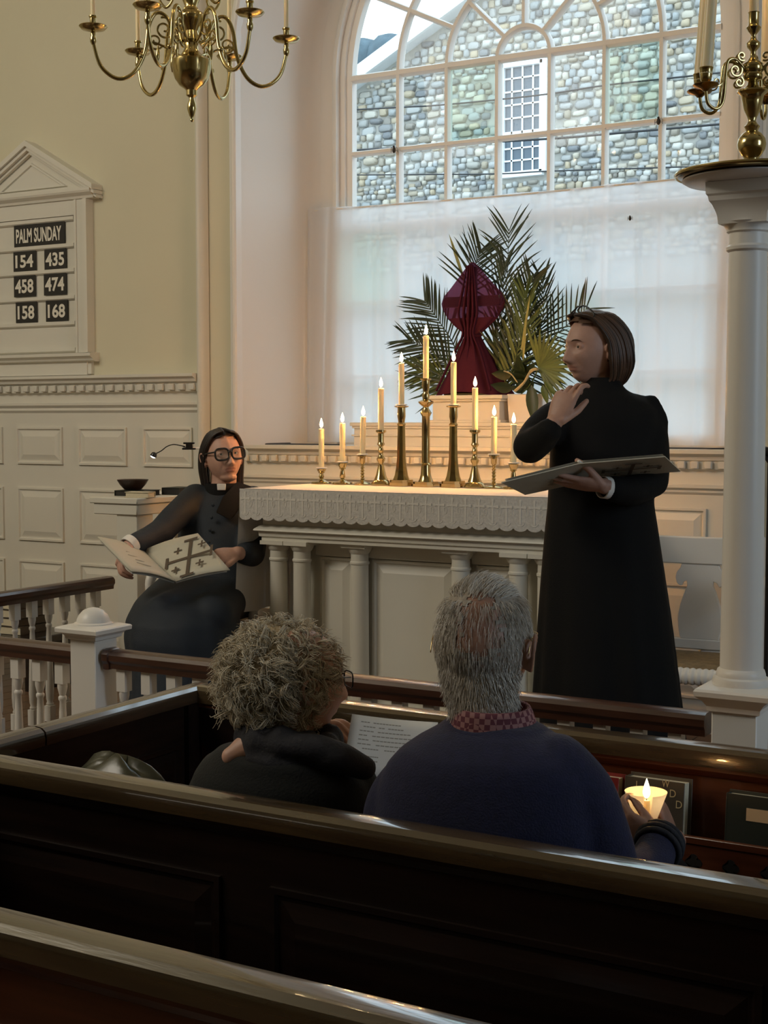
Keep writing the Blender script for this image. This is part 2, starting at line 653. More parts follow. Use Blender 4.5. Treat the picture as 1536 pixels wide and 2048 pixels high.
# reveal: slightly splayed, meeting the window wall in a soft corner
prof = [(0, 0), (.02, .18), (.035, .40), (.05, .49), (.085, .535), (.14, .55)]
path = [(XC - NR, SILL - .02)] + ap + [(XC + NR, SILL - .02)]
R = []
for px, pz in path:
    ring = []
    for ins, dy in prof:
        rr = (NR - ins) / NR
        q = (XC + (px - XC) * rr, YW + dy, (ZS + (pz - ZS) * rr) if pz > ZS else pz)
        ring.append(q)
    R.append(ring)
b.rings(R, cap=False, close=False)
b.build('niche_reveal', niche_plaster, wall, sharp=60)
b = MB()
ro, ri = NR - .13, WR
po = [(XC - ro, SILL - .02)] + arch_pts(ro) + [(XC + ro, SILL - .02)]
pi_ = [(XC - ri, SILL - .02)] + arch_pts(ri) + [(XC + ri, SILL - .02)]
for i in range(len(po) - 1):
    b.add([(po[i][0], YN, po[i][1]), (po[i + 1][0], YN, po[i + 1][1]), (pi_[i + 1][0], YN, pi_[i + 1][1]), (pi_[i][0], YN, pi_[i][1])], [(0, 1, 2, 3)])
    b.add([(pi_[i][0], YN, pi_[i][1]), (pi_[i + 1][0], YN, pi_[i + 1][1]), (pi_[i + 1][0], YN + .2, pi_[i + 1][1]), (pi_[i][0], YN + .2, pi_[i][1])], [(0, 1, 2, 3)])
b.build('niche_back', niche_plaster, wall, sharp=25)
b = MB()                                                   # outer masonry closing the room
b.box(XL, XC - WR - .02, YN + .02, YN + .25, 0, ZT)
b.box(XC + WR + .02, XR, YN + .02, YN + .25, 0, ZT)
b.box(XC - WR - .02, XC + WR + .02, YN + .02, YN + .25, 0, SILL - .03)
aq = arch_pts(WR + .02)
for (xa, za), (xb, zb) in zip(aq, aq[1:]):
    b.add([(xa, YN + .2, za), (xb, YN + .2, zb), (xb, YN + .2, ZT), (xa, YN + .2, ZT)], [(0, 1, 2, 3)])
b.build('outer_wall', plaster, wall)
b = MB()
b.box(XC - NR, XC + NR, YW, YN + .2, SILL - .06, SILL)
b.build('window_shelf', white_paint, wall)


def sweep_x(b, prof, x0, x1):
    """prof: (out from the wall towards the room, z)"""
    n = len(prof)
    vs = [(x0, YW - o, z) for o, z in prof] + [(x1, YW - o, z) for o, z in prof]
    fs = [(i, (i + 1) % n, n + (i + 1) % n, n + i) for i in range(n)] + [tuple(range(n)), tuple(range(2 * n - 1, n - 1, -1))]
    b.add(vs, fs)


# wainscot with the upper cornice, left of the niche
wn = sroot('trim_1', 'panelled white wainscot below the dentil cornice, left of the window niche', 'wainscot')
XE = -4.405
b = MB()
b.box(XL, XE, YW - .02, YW, FC, 1.76)
b.build('board', white_paint, wn)
b = MB()
sweep_x(b, [(0, 1.79), (.085, 1.79), (.085, 1.775), (.065, 1.765), (.06, 1.75), (.04, 1.745), (.04, 1.70), (.03, 1.695), (.02, 1.69), (0, 1.69)], XL, XE)
b.build('cornice', white_paint, wn, sharp=20)
b = MB()
sweep_x(b, [(0, 1.645), (.045, 1.642), (.045, 1.63), (.03, 1.615), (.032, 1.602), (.02, 1.588), (0, 1.588)], XL, XE)
b.build('moulding', white_paint, wn, sharp=20)
dm = MB()
dm.box(-.018, .018, -.058, -.036, -.017, .017)
dm = dm.mesh('dentil', white_paint, bevel=.003)
x = XE - .03
while x > -6.2:
    o = link('dentil', dm, wn)
    o.location = (x, YW, 1.722)
    x -= .068


def raised_panel(x0, x1, z0, z1, parent, y=YW - .02, m=white_paint, name='panel'):
    """field-and-bevel panel in a recessed surround"""
    def rect(i, d):
        return [(x0 + i, y - d, z0 + i), (x1 - i, y - d, z0 + i), (x1 - i, y - d, z1 - i), (x0 + i, y - d, z1 - i)]
    b = MB()
    b.rings([rect(0, 0), rect(0, .012), rect(.010, .012), rect(.016, .002), rect(.022, .002), rect(.052, .012)], cap=True)
    return b.build(name, m, parent, sharp=12)


cols = [(-5.69, -5.35), (-5.235, -4.895), (-4.782, -4.455), (-6.14, -5.80)]
for x0, x1 in cols:
    raised_panel(x0, x1, 1.305, 1.51, wn)
    raised_panel(x0, x1, .875, 1.172, wn)
    raised_panel(x0, x1, .30, .762, wn)

# lower cornice, frieze and panels under the niche sill
wn2 = sroot('trim_2', 'white sill cornice with dentils and panels behind the altar', 'wainscot')
b = MB()
b.box(XE + .21, -1.50, YW - .02, YW, FC, 1.40)
b.build('board', white_paint, wn2)
b = MB()
sweep_x(b, [(-.05, 1.425), (.075, 1.425), (.075, 1.408), (.05, 1.395), (.045, 1.38), (.035, 1.375), (.035, 1.342), (.025, 1.335), (0, 1.33)], -4.085, -1.65)
b.build('cornice', white_paint, wn2, sharp=20)
b = MB()
sweep_x(b, [(0, 1.278), (.045, 1.274), (.045, 1.262), (.03, 1.252), (.03, 1.243), (.02, 1.232), (0, 1.232)], -4.16, -1.50)
b.build('moulding', white_paint, wn2, sharp=20)
dm = MB()
dm.box(-.016, .016, -.052, -.034, -.016, .016)
dm = dm.mesh('dentil', white_paint, bevel=.003)
x = -4.16
while x < -1.5:
    o = link('dentil', dm, wn2)
    o.location = (x, YW, 1.360)
    x += .058
for x0, x1 in [(-4.05, -3.60), (-3.5, -3.05), (-2.95, -2.5), (-2.4, -2.0), (-2.22 + .12, -1.735)][:3] + [(-2.28, -1.735)]:
    raised_panel(x0, x1, .95, 1.175, wn2)
    raised_panel(x0, x1, .36, .85, wn2)
# right of the niche
wn3 = sroot('trim_3', 'white wainscot and cornice right of the window niche', 'wainscot')
b = MB()
b.box(-1.33, XR, YW - .02, YW, FC, 1.40)
b.build('board', white_paint, wn3)
b = MB()
sweep_x(b, [(0, 1.425), (.075, 1.425), (.075, 1.408), (.05, 1.395), (.045, 1.38), (.035, 1.375), (.035, 1.342), (0, 1.33)], -1.33, XR)
sweep_x(b, [(0, 1.278), (.045, 1.274), (.045, 1.262), (.03, 1.243), (0, 1.232)], -1.33, XR)
b.build('cornice', white_paint, wn3, sharp=20)

# bead strips beside the niche, and the moulding round its edge
for n_, x0, lab in ((4, -4.385, 'rounded bead strip on the wall left of the window niche'), (5, -1.345, 'rounded bead strip on the wall right of the window niche')):
    b = MB()
    ring = [(x0 + .030 * math.cos(a), YW - .004 - .055 * math.sin(a)) for a in [PI * i / 10 for i in range(11)]]
    ring += [(x0 + .030, YW), (x0 - .030, YW)][::-1] if False else []
    b.rings([[(px, py, z) for px, py in ring] for z in (FC, ZT)])
    struct(b.build('trim_%d' % n_, white_paint, sharp=50), lab, 'moulding')
b = MB()
R = []
for px, pz in [(XC - NR, SILL)] + arch_pts(NR, 48) + [(XC + NR, SILL)]:
    dx, dz = (px - XC), (pz - ZS if pz > ZS else 0)
    l = math.hypot(dx, dz)
    nx, nz = dx / l, dz / l
    R.append([(px + nx * o, YW - d, pz + nz * o) for o, d in ((-.002, -.02), (-.002, .028), (.006, .036), (.018, .036), (.028, .026), (.034, .012), (.050, .010), (.058, .0), (.058, -.02))])
b.rings(R, cap=True)
struct(b.build('trim_6', bright_paint, sharp=40), 'white architrave moulding round the edge of the window niche', 'moulding')

# ---------------------------------------------------------------- arched window
win = sroot('window_1', 'tall arched window with small panes and a fan top above the altar', 'window')
YG = 6.40
b = MB()
fr = [(XC - 1.04, SILL)] + arch_pts(1.04, 48) + [(XC + 1.04, SILL)]
R = []
for px, pz in fr:
    dx, dz = (px - XC), (pz - ZS if pz > ZS else 0)
    l = math.hypot(dx, dz)
    nx, nz = dx / l, dz / l
    R.append([(px + nx * o, YN + d, pz + nz * o) for o, d in ((.04, -.012), (.028, -.02), (.012, -.02), (.008, .012), (-.022, .012), (-.026, .028), (-.058, .03), (-.062, .07), (.04, .07))])
b.rings(R, cap=True)
b.box(XC - 1.04, XC + 1.04, YN - .01, YN + .09, SILL - .02, SILL + .06)
b.build('frame', bright_paint, win, sharp=35)
PIT = 1.97 / 7
X0 = XC - .985
ROWS = [(3.34, .032), (2.95, .022), (2.56, .045), (2.17, .022), (1.78, .022)]


def bar_profile(w):
    return [(-w / 2, .05), (-w / 2, .026), (-w * .28, .008), (w * .28, .008), (w / 2, .026), (w / 2, .05)]


for z, w in ROWS:
    b = MB()
    b.rings([[(x, YN + d + .012, z + a) for a, d in bar_profile(w * 1.25)] for x in (X0, X0 + 1.97)])
    b.build('glazing_bar', bright_paint, win, sharp=30)
for i in range(1, 7):
    b = MB()
    b.rings([[(X0 + PIT * i + a, YN + d + .0132, z) for a, d in bar_profile(.030)] for z in (SILL, ZS - .01)])
    b.build('glazing_bar', bright_paint, win, sharp=30)
RAD = [.5 * PIT, 1.5 * PIT, 2.5 * PIT, .985]


def arcbar(r, w=.030):
    b = MB()
    R = []
    n = 40
    for i in range(n + 1):
        t = PI * i / n
        R.append([(XC - (r + a) * math.cos(t), YN + d + .0145, ZS + (r + a) * math.sin(t)) for a, d in bar_profile(w)])
    b.rings(R)
    b.build('glazing_bar', bright_paint, win, sharp=30)


def radbar(t, r0, r1, w=.028):
    b = MB()
    c, s_ = -math.cos(t), math.sin(t)
    b.rings([[(XC + c * r + s_ * a, YN + d + .0160, ZS + s_ * r - c * a) for a, d in bar_profile(w)] for r in (r0, r1)])
    b.build('glazing_bar', bright_paint, win, sharp=30)


for r_ in RAD[:3]:
    arcbar(r_)
T1 = [PI * k / 4 for k in range(5)]
T2 = [PI * k / 7 for k in range(8)]
for t in T1[1:4]:
    radbar(t, RAD[0], RAD[1])
for t in T2[1:7]:
    radbar(t, RAD[1], RAD[3])

rg = random.Random(3)


def pane_poly(poly, m):
    b = MB()
    n = len(poly)
    tx, tz = rg.uniform(-.004, .004), rg.uniform(-.004, .004)
    cx = sum(p[0] for p in poly) / n
    cz = sum(p[1] for p in poly) / n
    b.add([(x_, YG + (x_ - cx) * tx * 4 + (z_ - cz) * tz * 4, z_) for x_, z_ in poly], [tuple(range(n))])
    b.build('pane', m, win, sharp=None)


zs = [3.34, 2.95, 2.56, 2.17, 1.78, SILL + .04]
for j in range(5):
    for i in range(7):
        m = glass_green if (i, j) in ((2, 0), (5, 0), (0, 2), (4, 3)) else glass
        pane_poly([(X0 + PIT * i, zs[j + 1]), (X0 + PIT * (i + 1), zs[j + 1]), (X0 + PIT * (i + 1), zs[j]), (X0 + PIT * i, zs[j])], m)


def sector(t0, t1, r0, r1, m):
    k = 8
    o = [(XC - r1 * math.cos(t0 + (t1 - t0) * i / k), ZS + r1 * math.sin(t0 + (t1 - t0) * i / k)) for i in range(k + 1)]
    if r0 > 0:
        o += [(XC - r0 * math.cos(t1 + (t0 - t1) * i / k), ZS + r0 * math.sin(t1 + (t0 - t1) * i / k)) for i in range(k + 1)]
    pane_poly(o, m)


sector(0, PI, 0, RAD[0], glass)
for a, c in zip(T1, T1[1:]):
    sector(a, c, RAD[0], RAD[1], glass)
for a, c in zip(T2, T2[1:]):
    sector(a, c, RAD[1], RAD[2], glass)
    sector(a, c, RAD[2], RAD[3], glass)

# ---------------------------------------------------------------- outside
b = MB()
b.box(-60, 40, 7.2, 90, -.9, -.3)  # paving kept grey so its bounce throws no green onto the curtain
struct(b.build('ground', grey_paving), 'grey paving outside the window', 'ground')
bl = thing('stone_building', 'fieldstone gabled building with a white sash window, seen through the arched window', 'building', (-10, 22, -.3))
YF = 22.0
AX, AZ, SL = -5.6, 11.42, .505                           # gable apex and slope


def roof_z(x):
    return AZ - SL * abs(x - AX)


b = MB()
b.prism([(-17, -.3), (5, -.3), (5, roof_z(5)), (AX, AZ), (-17, roof_z(-17))], lambda x, z, d: (x, YF + .05 + d, z), 0, 9)
b.build('wall', mortar, bl, sharp=20)
b = MB()
for s_ in (-1, 1):
    x1 = -17 if s_ < 0 else 5
    b.add([(AX, YF - .35, AZ + .16), (x1, YF - .35, roof_z(x1) + .16), (x1, YF + 9, roof_z(x1) + .16), (AX, YF + 9, AZ + .16)], [(0, 1, 2, 3)])
b.build('roof', roof_m, bl)
for s_ in (-1, 1):
    b = MB()
    x1 = -17 if s_ < 0 else 5
    vs = []
    for yy in (YF - .38, YF - .30):
        for (x_, dz) in ((AX, -.12), (x1, -.12), (x1, .14), (AX, .14)):
            vs.append((x_, yy, roof_z(x_) + dz))
    b.add(vs, [(0, 1, 2, 3), (7, 6, 5, 4), (0, 4, 5, 1), (1, 5, 6, 2), (2, 6, 7, 3), (3, 7, 4, 0)])
    vs = [(AX, YF - .3, AZ - .06), (x1, YF - .3, roof_z(x1) - .06), (x1, YF + .06, roof_z(x1) - .06), (AX, YF + .06, AZ - .06)]
    b.add(vs, [(0, 1, 2, 3)])
    b.build('rake_board', fascia, bl)
# sash window of the building
WX0, WX1, WZ0, WZ1 = -10.28, -9.50, 5.74, 7.60
b = MB()
for (a0, a1, c0, c1) in ((WX0 - .03, WX0 + .06, WZ0, WZ1), (WX1 - .06, WX1 + .07, WZ0, WZ1), (WX0, WX1, WZ1 - .07, WZ1 + .04), (WX0, WX1, WZ0 - .06, WZ0 + .04)):
    b.box(a0, a1, YF - .06, YF + .06, c0, c1)
wf = b.build('window_frame', fascia, bl, bevel=.006)
b = MB()
b.box(WX0, WX1, YF - .01, YF + .02, 6.38, 6.46)
b.build('meeting_rail', fascia, bl)
b = MB()
for i in range(1, 4):
    x_ = WX0 + (WX1 - WX0) * i / 4
    b.box(x_ - .014, x_ + .014, YF - .01, YF + .012, WZ0, WZ1)
for z_ in [6.46 + (7.57 - 6.46) * k / 5 for k in range(1, 5)] + [5.76 + (6.38 - 5.76) * k / 3 for k in range(1, 3)]:
    b.box(WX0, WX1, YF - .01, YF + .012, z_ - .014, z_ + .014)
b.build('muntins', fascia, bl)
for i in range(4):
    for z0, z1 in [(6.46 + 1.11 * k / 5, 6.46 + 1.11 * (k + 1) / 5) for k in range(5)] + [(5.76 + .62 * k / 3, 5.76 + .62 * (k + 1) / 3) for k in range(3)]:
        b = MB()
        b.add([(WX0 + .195 * i, YF + .02, z0), (WX0 + .195 * (i + 1), YF + .02 + rg.uniform(-.004, .004), z0), (WX0 + .195 * (i + 1), YF + .02, z1), (WX0 + .195 * i, YF + .02 + rg.uniform(-.004, .004), z1)], [(0, 1, 2, 3)])
        b.build('pane', dark_pane, bl)


# fieldstones: the biggest in view one by one, the rest together
def stone_verts(rg_, w, h):
    n = rg_.choice((7, 8, 9))
    o = []
    for i in range(n):
        a = 2 * PI * i / n + rg_.uniform(-.2, .2)
        e = .50
        cx = math.copysign(abs(math.cos(a)) ** e, math.cos(a))
        cz = math.copysign(abs(math.sin(a)) ** e, math.sin(a))
        k = rg_.uniform(.86, 1.03)
        o.append((cx * w / 2 * k, cz * h / 2 * k))
    dep = rg_.uniform(.02, .06)
    back = [(x_, .06, z_) for x_, z_ in o]
    mid = [(x_, -dep * .35, z_) for x_, z_ in o]
    top = [(x_ * .72 + rg_.uniform(-.01, .01) * w, -dep + rg_.uniform(-.008, .008), z_ * .72) for x_, z_ in o]
    fs = []
    for q in (0, n):
        fs += [(q + i, q + (i + 1) % n, q + n + (i + 1) % n, q + n + i) for i in range(n)]
    fs.append(tuple(2 * n + i for i in range(n)))
    return back + mid + top, fs


rs = random.Random(11)
protos = []
for k in range(14):
    vs, fs = stone_verts(rs, 1, 1)
    protos.append((vs, fs))
stones = []
z = 4.2
while z < 10.6:
    h = rs.choice((.08, .095, .11, .13, .155))
    x = -14.4 + rs.uniform(-.2, 0)
    while x < -5.2:
        w = h * rs.choice((.9, 1.0, 1.2, 1.4, 1.7, 2.2))
        hh = h * rs.uniform(.8, 1.25)
        zz = z + h / 2 + rs.uniform(-.022, .022)
        if not (WX0 - .06 - w / 2 < x + w / 2 < WX1 + .1 + w / 2 and WZ0 - .1 - hh / 2 < zz < WZ1 + .08 + hh / 2) and zz + hh / 2 < roof_z(x + w / 2) - .12:
            stones.append((x + w / 2, zz, w * .98, hh * .98))
        x += w * rs.uniform(.97, 1.04) + .004
    z += h * .96 + .003


def in_view(s_):
    v = Vector((s_[0], YF, s_[1])) - EYEV
    d = v.dot(cF)
    px = 768 + F_PX * v.dot(cR) / d
    py = 1024 - F_PX * v.dot(cU) / d
    return 690 < px < 1450 and -5 < py < 412


vis = sorted([s_ for s_ in stones if in_view(s_)], key=lambda s_: -s_[2] * s_[3])
single = set(vis[:290])
pm = []
for k, (vs, fs) in enumerate(protos):
    m_ = MB()
    m_.add(vs, fs)
    pm.append(m_.mesh('stone', st, sharp=None))
rest = MB()
for s_ in stones:
    k = rs.randrange(14)
    if s_ in single:
        o = link('stone', pm[k], bl)
        o.location = Vector((s_[0], YF + .03, s_[1])) - wloc(bl)
        o.scale = (s_[2], 1, s_[3])
        o.rotation_euler = (0, rs.uniform(-.08, .08), 0)
    else:
        vs, fs = protos[k]
        rest.add([(s_[0] + a * s_[2], YF + .03 + c, s_[1] + d * s_[3]) for a, c, d in vs], fs)
o = rest.build('small_stones', st, bl, sharp=None)
o['kind'] = 'stuff'

# wires, tree and a neighbour's roof outside
def wire(pts, r_, label):
    b = MB()
    P = [onY(x, y, 15.0) for x, y in pts]
    P = [P[0] + (P[0] - P[1]) * 6] + P + [P[-1] + (P[-1] - P[-2]) * 4]
    b.tube(crom(P, 6), r_, 6)
    tag(b.build('power_line', cable_m), label, 'wire', 'power lines outside')


wire([(699, 220), (880, 210), (1088, 189), (1215, 170), (1435, 146)], .010, 'highest dark power line crossing in front of the stone building')
wire([(699, 301), (880, 290), (1106, 277), (1215, 268), (1432, 249)], .013, 'middle and thickest dark power line in front of the stone building')
wire([(700, 350), (981, 348), (1106, 342), (1432, 332)], .008, 'lowest thin power line in front of the stone building, just above the curtain')

t = thing('tree', 'hazy blue-grey tree beyond the gable end, in the upper left panes', 'tree', (-28, 46, -.3))
b = MB()
b.limb([(-26.6, 46, -.3), (-26.5, 46, 6), (-26.4, 46, 13)], [.45, .32, .2])
b.build('trunk', bark, t)
b = MB()
for k in range(60):
    c = Vector((-26.4 + rs.gauss(0, 2.0), 46 + rs.gauss(0, 1.2), 13.0 + rs.gauss(0, 1.4)))
    c.z = min(c.z, 14.6)
    b.ball(c, rs.uniform(.6, 1.1), n=9, m=6)
b.build('crown', foliage_far, t)
h = thing('far_house', 'pale house with a grey roof and chimney behind the tree', 'house', (-24, 52, -.3))
b = MB()
b.prism([(-29, -.3), (-21, -.3), (-21, 10.5), (-25, 13.2), (-29, 10.5)], lambda x, z, d: (x, 50 + d, z), 0, 8)
b.build('wall', fascia, h)
b = MB()
b.box(-25.4, -24.7, 51, 51.8, 12, 16.2)
b.build('chimney', mortar, h)

# ================================================================ CURTAIN
CY = YN - .045
b = MB()
cx0, cx1, cz0, cz1 = XC - 1.215, XC + 1.215, SILL + .012, 2.67
rc = random.Random(5)
fo = sorted([(rc.uniform(0, 2.45), rc.uniform(.010, .022), rc.uniform(.012, .045)) for _ in range(34)])


def cur(u, v):
    x = cx0 + (cx1 - cx0) * u
    s_ = x - cx0
    k = .35 + .65 * (1 - v) ** .7
    d = 0
    for c, a, w in fo:
        q = s_ - c + .03 * (1 - v) * math.sin(c * 9)
        d += a * math.exp(-(q / w) ** 2)
    d = d * k + .004 * math.sin(s_ * 40 + v * 3)
    z = cz0 + (cz1 - cz0) * v
    z += .004 * math.sin(u * PI * 9) * (v ** 8) - .012 * math.sin(PI * u) * v
    return (x, CY - d * .8 + .01, z)


b.grid(cur, 300, 26)
b.m = 0
cu = b.build('curtain', curtain_m, sharp=None)
tag(cu, 'white half curtain hanging across the lower arched window', 'curtain')
b = MB()
b.tube([(XC - 1.2, CY + .012, 2.662), (XC, CY + .012, 2.652), (XC + 1.2, CY + .012, 2.662)], .005, 8)
b.build('curtain_rod', bright_paint, cu)
bug = MB()
c = onY(1260, 437, CY - .03)
bug.ball(c, .007, .004, .010, 10, 8)
bug.ball(c + Vector((0, -.002, .010)), .004, n=8, m=6)
for s_ in (-1, 1):
    for k in (-.005, 0, .005):
        bug.tube([c + Vector((0, 0, k)), c + Vector((.010 * s_, -.002, k + .004)), c + Vector((.013 * s_, .002, k - .003))], .0008, 4)
tag(bug.build('insect', bug_m), 'small dark insect resting high on the white curtain', 'insect')
for (px, py), lab in (((788, 300), 'dark insect on the left glazing bars of the arched window'), ((1317, 243), 'dark insect on a glazing bar near the right of the arched window')):
    bug = MB()
    c = onY(px, py, YN - .008)
    bug.ball(c, .010, .006, .016, 10, 8)
    bug.ball(c + Vector((0, -.002, .017)), .006, n=8, m=6)
    for s_ in (-1, 1):
        for k in (-.008, 0, .008):
            bug.tube([c + Vector((0, 0, k)), c + Vector((.015 * s_, -.002, k + .006)), c + Vector((.020 * s_, .004, k - .004))], .0012, 4)
    tag(bug.build('insect', bug_m), lab, 'insect')
for pts, lab in (([(532, 886), (580, 887), (640, 888), (690, 889)], 'thin black cable lying on the window shelf at its left'), ([(1330, 893), (1372, 894), (1405, 890), (1436, 886)], 'thin black cable lying on the window shelf, right of the standing clergywoman')):
    b = MB()
    P = []
    for px, py in pts:
        q = onY(px, py, 5.86)
        P.append(Vector((q.x, 5.86, SILL + .006)))
    P = [P[0] + Vector((-.02, .25, 0))] + P if 'left' in lab else P + [P[-1] + Vector((.12, .3, 0))]
    b.tube(crom(P, 6), .006, 8)
    tag(b.build('cable', cable_m), lab, 'cable')

# ================================================================ RETABLE (gradine) ON THE SHELF
gr = thing('retable', 'white painted stepped shelf behind the candles, carrying the veiled cross', 'shelf', (-3.08, 6.02, SILL))


def stepbox(b, x0, x1, y0, y1, z0, z1, lip=.016):
    b.box(x0, x1, y0, y1, z0, z1 - .030)
    b.box(x0 - lip * .5, x1 + lip * .5, y0 - lip * .5, y1, z1 - .030, z1 - .018)
    b.box(x0 - lip, x1 + lip, y0 - lip, y1, z1 - .018, z1)


b = MB()
stepbox(b, -3.58, -2.42, 5.95, 6.22, SILL, 1.538)
b.box(-3.59, -2.41, 5.94, 6.22, 1.470, 1.478)
b.build('lower_step', white_paint, gr, bevel=.002, sharp=25)
b = MB()
stepbox(b, -3.14, -2.785, 5.955, 6.21, 1.538, 1.668, .026)
b.box(-3.152, -2.773, 5.945, 6.2, 1.538, 1.550)
b.build('upper_step', white_paint, gr, bevel=.002, sharp=25)

# veiled cross
CB = 1.668
CXX = -2.985
cr = thing('altar_cross', 'brass based altar cross hidden under the purple veil', 'cross', (CXX, 6.07, CB))
b = MB()
b.box(CXX - .115, CXX + .115, 5.99, 6.17, CB, CB + .014)
b.box(CXX - .10, CXX + .10, 6.0, 6.16, CB + .014, CB + .045)
b.box(CXX - .07, CXX + .07, 6.02, 6.14, CB + .045, CB + .075)
b.build('base', brass, cr, bevel=.004)
b = MB()
b.box(CXX - .022, CXX + .022, 6.058, 6.082, CB + .07, 2.285)
b.box(CXX - .150, CXX + .150, 6.058, 6.082, 2.095, 2.145)
b.build('cross_bars', mahogany, cr, bevel=.003)
# veil: thin cloth from the top of the cross to the arm ends, tied, then flaring over the base
ve = thing('veil', 'translucent purple veil draped and tied over the altar cross', 'veil', (CXX, 6.07, CB))
prof = [(2.306, .010, .010), (2.27, .045, .018), (2.20, .108, .024), (2.148, .158, .026), (2.115, .168, .028), (2.085, .160, .034), (2.04, .132, .042), (2.0, .088, .045),
        (1.97, .045, .042), (1.958, .040, .038), (1.945, .044, .040), (1.91, .062, .052), (1.86, .088, .075), (1.79, .122, .105), (1.73, .158, .125), (1.69, .182, .135), (1.674, .192, .138)]
b = MB()
n = 96
R = []
for z, rx, ry in prof:
    ring = []
    tie = math.exp(-((z - 1.958) / .09) ** 2)
    low = max(0, (1.95 - z) / .28)
    for j in range(n):
        a = 2 * PI * j / n
        k = 1 + (.05 * tie + .05 * low) * math.sin(a * 11 + 1.3) + .06 * low * math.sin(a * 5 + .5) + .03 * math.sin(a * 7 + z * 9)
        e = 1
        ca, sa = math.cos(a), math.sin(a)
        ca = math.copysign(abs(ca) ** (1 / e), ca)
        ring.append((CXX + rx * k * ca + (.012 * low if True else 0), 6.07 + ry * k * sa, z + (.010 * math.sin(a * 3) * low)))
    R.append(ring)
b.rings(R, cap=False)
for f_i, f in enumerate(b.f):
    zc = sum(b.v[i][2] for i in f) / len(f)
    b.mi[f_i] = 0 if zc > 2.03 else 1
b.build('cloth', [veil_m, veil_dense], ve, sharp=None)
b = MB()
R = []
for i in range(28):
    a = 2 * PI * i / 28
    R.append((CXX + .044 * math.cos(a), 6.07 + .042 * math.sin(a), 1.958 + .004 * math.sin(a * 2)))
b.tube(R, .008, 8, close=True)
b.build('tie', veil_dense, ve)
b = MB()                                                    # gathered pleats down the middle
for dx, w in ((-.052, .010), (-.022, .012), (.006, .014), (.034, .012), (.058, .010)):
    b.tube(crom([(CXX + dx * .3, 6.04, 2.29), (CXX + dx * .6, 6.03, 2.18), (CXX + dx * .9, 6.015, 2.06), (CXX + dx * .5, 6.02, 1.965), (CXX + dx * 1.2, 6.01, 1.88), (CXX + dx * 2.4, 5.965, 1.72), (CXX + dx * 2.6, 5.955, 1.69)], 5), [w * .6] * 5 + [w] * 26, 8, flat=.45)
b.build('pleats', veil_dense, ve, sharp=None)

# ================================================================ PALMS
rp_ = random.Random(21)


def leaflet(b, p, d, side, L, w, droop=.25):
    """narrow folded blade"""
    d = d.normalized()
    s_ = side.normalized()
    nrm = d.cross(s_).normalized()
    k = 5
    R = []
    for i in range(k + 1):
        t = i / k
        c = p + d * (L * t) + Vector((0, 0, -droop * L * t * t))
        ww = w * (math.sin(PI * min(1, .12 + t * .88)) ** .6 if t < 1 else 0) + .0004
        R.append((c - s_ * ww, c + nrm * ww * .35, c + s_ * ww))
    vs = [q for r_ in R for q in r_]
    fs = []
    for i in range(k):
        fs += [(3 * i, 3 * i + 1, 3 * i + 4, 3 * i + 3), (3 * i + 1, 3 * i + 2, 3 * i + 5, 3 * i + 4)]
    b.add(vs, fs)


def frond(root, pts, n, Lmax, w, m, spread=50, tstart=.12, both=True, twist=0., name='frond', rad=.004):
    """rachis through pts with leaflets on both sides, in the plane facing the room"""
    P = crom(pts, 8)
    b = MB()
    b.tube(P, [rad * (1 - .75 * i / (len(P) - 1)) for i in range(len(P))], 5)
    tot = len(P) - 1
    for i in range(n):
        t = tstart + (1 - tstart) * i / (n - 1)
        f = t * tot
        i0 = min(int(f), tot - 1)
        p = P[i0].lerp(P[i0 + 1], f - i0)
        T = (P[i0 + 1] - P[i0]).normalized()
        out = Vector((0, -1, 0))
        side = T.cross(out).normalized()
        L = Lmax * (.45 + .55 * math.sin(PI * min(1, .15 + t * .75))) * rp_.uniform(.88, 1.08)
        a = math.radians(spread * (1.15 - .65 * t) + rp_.uniform(-5, 5))
        for sg in ((-1, 1) if both else (1,)):
            d = T * math.cos(a) + side * (sg * math.sin(a)) + out * rp_.uniform(-.1, .25)
            leaflet(b, p, d, (T - d * T.dot(d)) if abs(T.dot(d)) < .98 else side, L, w * rp_.uniform(.8, 1.15), droop=rp_.uniform(.02, .18))
    return b.build(name, m, root, sharp=None)


def Yp(x, y, Y=6.14):
    return onY(x, y, Y)


pr = thing('palm_arrangement', 'palm fronds in a white planter to the right of the veiled cross', 'plant', (-2.69, 6.08, 1.538))
b = MB()
px0, px1, py0, py1, pz0, pz1 = -2.765, -2.58, 5.99, 6.17, 1.538, 1.672
vs = []
for x0, x1, y0, y1, z in ((px0 + .008, px1 - .008, py0 + .008, py1 - .008, pz0), (px0, px1, py0, py1, pz1), (px0 + .010, px1 - .010, py0 + .010, py1 - .010, pz1), (px0 + .012, px1 - .012, py0 + .012, py1 - .012, pz1 - .03)):
    vs.append([(x0, y0, z), (x1, y0, z), (x1, y1, z), (x0, y1, z)])
b.rings(vs)
b.build('planter', ceramic, pr, bevel=.004, sharp=25)
frond(pr, [Yp(1000, 790), Yp(1008, 690), Yp(1014, 560), Yp(1018, 462)], 17, .27, .0042, leaf_dark, spread=62, tstart=.42, name='frond')
frond(pr, [Yp(1015, 790, 6.1), Yp(1045, 735, 6.1), Yp(1100, 680, 6.1), Yp(1172, 618, 6.08)], 26, .27, .0042, leaf_dark, spread=78, tstart=.2, name='frond')
frond(pr, [Yp(1002, 790, 6.12), Yp(1015, 720, 6.1), Yp(1040, 650, 6.1), Yp(1062, 560, 6.08)], 24, .24, .0060, leaf_dark, spread=48, tstart=.08, name='frond')
